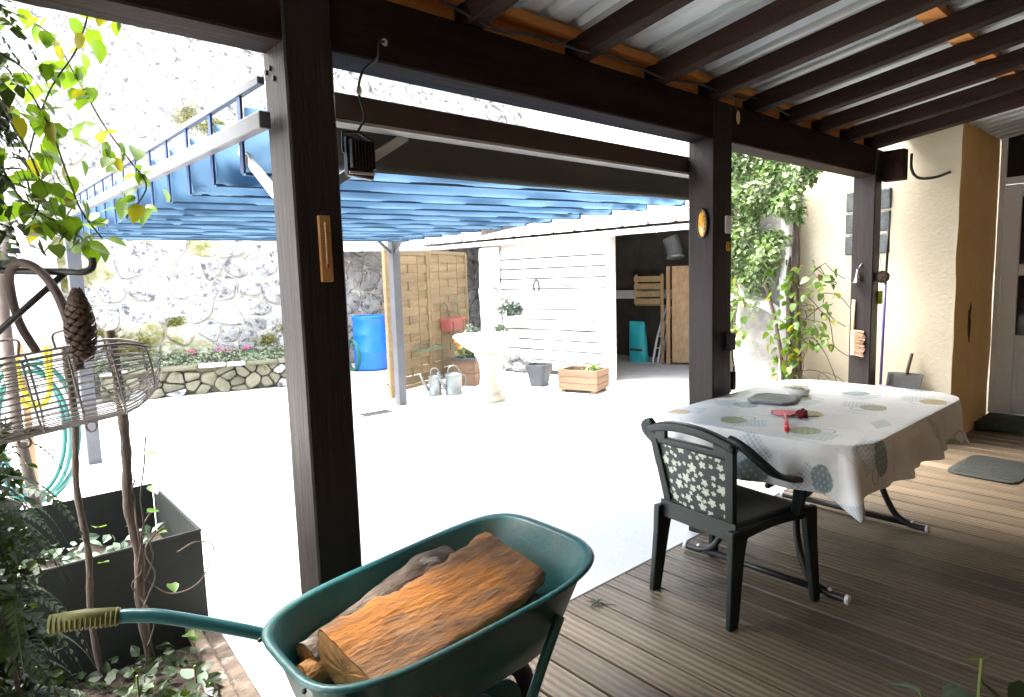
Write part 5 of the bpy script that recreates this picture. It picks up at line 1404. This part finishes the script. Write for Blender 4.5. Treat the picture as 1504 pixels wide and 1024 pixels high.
build('plug', MB().tube([(3.315, 1.87, .865), (3.318, 1.872, .76)], .016, 10), 'black_metal', ec, smooth=True)
tg = thing('hanging_tag', 'pale oval tag hanging from the cable above the porch post', 'tag', (3.22, 1.80, 2.24))
build('disc', MB().blob((3.222, 1.80, 2.255), (.019, .004, .036), 18, 10, 0), 'wood_light', tg, smooth=True); build('wire', MB().tube(curve([(3.195, 1.80, 2.345), (3.20, 1.80, 2.30), (3.222, 1.80, 2.29)], 5), .003, 5), 'black_metal', tg)

hb = thing('hand_brush', 'natural bristle hand brush hung on the porch post next to the cream wall', 'brush', (5.32, 1.955, .85))
build('handle', MB().tube([(5.322, 1.972, 1.19), (5.322, 1.975, .93)], .013, 8, ez=.6), 'wood_light', hb, smooth=True)
build('back', B(5.310, 5.331, 1.955, 1.985, .75, .95), 'wood_light', hb, bevel=.004)
hbm = MB()
for i in range(16):
    for j in range(3):
        z = .755 + .0125 * i + .003 * j
        hbm.tube([(5.314 + .007 * j, 1.957, z), (5.312 + .006 * j + rng.uniform(-.004, .004), 1.885 + .008 * sin(i), z - .012 + rng.uniform(-.006, .006))], [.006, .005], 5)
build('bristles', hbm, 'straw', hb)
bl = thing('hand_bell', 'small metal bell with long flared mouth hung on the porch post', 'bell', (5.31, 1.945, 1.33))
build('cup', MB().lathe([(.036, 0), (.030, .012), (.018, .05), (.012, .09), (.009, .10)], 18, (5.305, 1.945, 1.325)), 'chrome', bl, smooth=True); build('hook', MB().tube(curve([(5.305, 1.945, 1.425), (5.31, 1.93, 1.45), (5.332, 1.925, 1.47)], 5), .006, 6), 'black_metal', bl)
cg = thing('cone_ball', 'dark pine cone ball hanging on the side of the post beside the broom', 'decoration', (5.44, 1.80, 1.33))
cgm = MB()
for i in range(110):
    t = (i + .5) / 110; ph = math.acos(1 - 2 * t); a = i * 2.39996; d = Vector((sin(ph) * cos(a), sin(ph) * sin(a), cos(ph)))
    cgm.blob(Vector((5.42, 1.805, 1.365)) + d * .042, (.010, .010, .007), 5, 4, .3, i)
build('scales', cgm, 'cone', cg); build('string', MB().tube([(5.42, 1.805, 1.40), (5.42, 1.846, 1.62)], .002, 5), 'iron', cg)
bo = thing('broom', 'upright broom with purple handle leaning on the cream wall beside the porch post', 'broom', (5.74, 1.9, .40))
build('handle', MB().tube([(5.72, 1.892, .47), (5.66, 1.86, 1.30)], .011, 8), 'purple', bo, smooth=True); build('upper_handle', MB().tube([(5.66, 1.86, 1.30), (5.60, 1.83, 1.75)], .010, 8), 'black_metal', bo, smooth=True)
build('head', MB().bar((5.72, 1.80, .445), (5.72, 1.99, .445), .05, .03), 'purple', bo, bevel=.004); build('bristles', MB().bar((5.72, 1.80, .418), (5.72, 1.99, .418), .045, .024), 'straw', bo)
sg = thing('sponge_pad', 'lime green scouring pad clipped beside the porch post', 'pad', (5.5, 1.80, 1.15))
build('pad', B(5.475, 5.50, 1.825, 1.855, 1.15, 1.255), 'lime', sg, bevel=.004); build('back', B(5.50, 5.512, 1.828, 1.852, 1.155, 1.25), 'black_metal', sg)
du = thing('dust_pan', 'dark metal dust pan with upright handle standing on the ledge', 'dust pan', (5.78, 1.73, .405))
def pan(u, v): 
    y = 1.735 + (u - .5) * .25; e = abs(u * 2 - 1) ** 6
    return (5.76 + .08 * v - .04 * e, y + .02 * (v - .5) * (u - .5), .410 + .155 * v)
build('scoop', MB().grid(pan, 14, 6), 'rubber', du, solid=.004, smooth=True); build('handle', MB().tube(curve([(5.835, 1.735, .555), (5.835, 1.725, .62), (5.84, 1.712, .69), (5.845, 1.705, .73)], 5), .013, 8), 'handlewood', du, smooth=True)
kn = tag(build('small_stone', MB().blob((5.70, 1.68, .435), (.03, .025, .032), 8, 6, .4), 'iron', loc=(5.70, 1.68, .405)), 'small dark lump at the end of the masonry ledge', 'stone')

# ================================================================== VINE ON THE HOUSE END
vn = thing('wall_vine', 'bushy green vine spilling over the stone pillar at the house end', 'vine', (5.72, 2.85, G))
for k, s in enumerate(([(5.68, 2.62, G), (5.66, 2.64, .6), (5.68, 2.66, 1.2), (5.70, 2.70, 1.8), (5.72, 2.8, 2.3)], [(5.66, 2.56, G), (5.66, 2.54, .5), (5.70, 2.60, 1.1), (5.74, 2.62, 1.7), (5.75, 2.7, 2.2)], [(5.64, 2.66, G), (5.62, 2.70, .7), (5.64, 2.85, 1.3), (5.68, 3.0, 1.9)])):
    build('trunk', MB().tube(curve(s, 7), [.026, .022, .018][k], 8), 'stem', vn, smooth=True)
for k in range(26):
    y0, z0 = rng.uniform(2.35, 2.85), rng.uniform(.1, 1.5); pts = []
    a = rng.uniform(-1, 1)
    for i in range(7):
        t = i / 6; pts.append((5.66 - .06 * sin(t * 3) + .03 * rng.gauss(0, .5), y0 - .30 * t * (.5 + abs(a)) + .05 * sin(t * 6 + k), z0 + .35 * t * a - .25 * t * t + .06 * sin(t * 5 + k * 2)))
    build('twig', MB().tube(curve(pts, 4), .004, 5), 'stem', vn)
vm = MB(); pts = []
while len(pts) < 6000:
    y, z = rng.uniform(2.25, 3.32), rng.uniform(.95, 2.75)
    # hanging mass: thick at the top, ragged below
    lim = 1.50 + .55 * (3.0 - y) * .5 + .35 * noise.noise(Vector((y * 3.2, 1, 0)))
    edge = 2.62 + .22 * noise.noise(Vector((y * 2, 4, 1))) 
    if z < lim - .05 and rng.random() > exp(-(lim - z) / .12): continue
    if y < 2.30 + .42 * max(0, 2.5 - z) + .12 * noise.noise(Vector((z * 5, 3, 1))): continue
    d_ = noise.noise(Vector((y * 4, z * 4, 2)))
    if d_ < -.32: continue
    if z > edge: continue
    pts.append((5.66 - .22 * (.4 + d_) * rng.random() - .10 * (z - 1.4) * .4, y, z))
leaves_into(vm, pts, .058, rng)
o = build('foliage', vm, 'leaf_vine', vn); o['kind'] = 'stuff'
for i in range(240):
    t = rng.random()
    if i < 140: p = (5.58 + rng.gauss(0, .05), rng.uniform(2.20, 2.80), rng.uniform(.75, 1.55))
    elif i < 205: p = (5.55 + rng.gauss(0, .05), rng.uniform(2.45, 2.75), rng.uniform(.2, 1.0))
    else: p = (5.55 + rng.gauss(0, .05), rng.uniform(3.0, 3.22), rng.uniform(.75, 1.4))
    inst('leaf', LEAFY if rng.random() < .25 else LEAF, vn, p, (rng.gauss(0, .5), rng.gauss(.8, .4), rng.uniform(1.8, 4.5)), rng.uniform(.05, .095))

# ================================================================== PLANT BY THE CAMERA
pp = thing('potted_plant', 'leafy potted plant with one bright yellow green leaf on the deck', 'plant', (1.72, .34, 0))
build('pot', MB().lathe([(.09, .003), (.125, .20), (.135, .20), (.135, .225), (.12, .225), (.11, .19)], 24, (1.72, .34, 0)), 'terracotta', pp, smooth=True)
build('soil', MB().lathe([(.112, .16), (.112, .195)], 24, (1.72, .34, 0)), 'soil', pp)
for k, (dx, dy, h) in enumerate(((.02, .0, .50), (-.05, .06, .42), (.06, -.05, .44), (-.02, -.06, .36), (.05, .05, .34))):
    top = Vector((1.72 + dx * 1.6, .34 + dy * 1.6, h)); bs = Vector((1.72 + dx * .3, .34 + dy * .3, .18))
    build('stem', MB().tube(curve([bs, bs.lerp(top, .5) + Vector((0, 0, .03)), top], 5), .004, 6), 'stemgreen', pp)
    for j in range(4):
        t = .45 + .18 * j; p = bs.lerp(top, min(1, t)); a = 2.2 * j + k * 1.3
        inst('leaf', LEAF if (k == 0 and j == 3) else (LEAFD if rng.random() < .6 else LEAFG), pp, p, (rng.gauss(0, .3), rng.uniform(-.2, .5), a), rng.uniform(.07, .10))
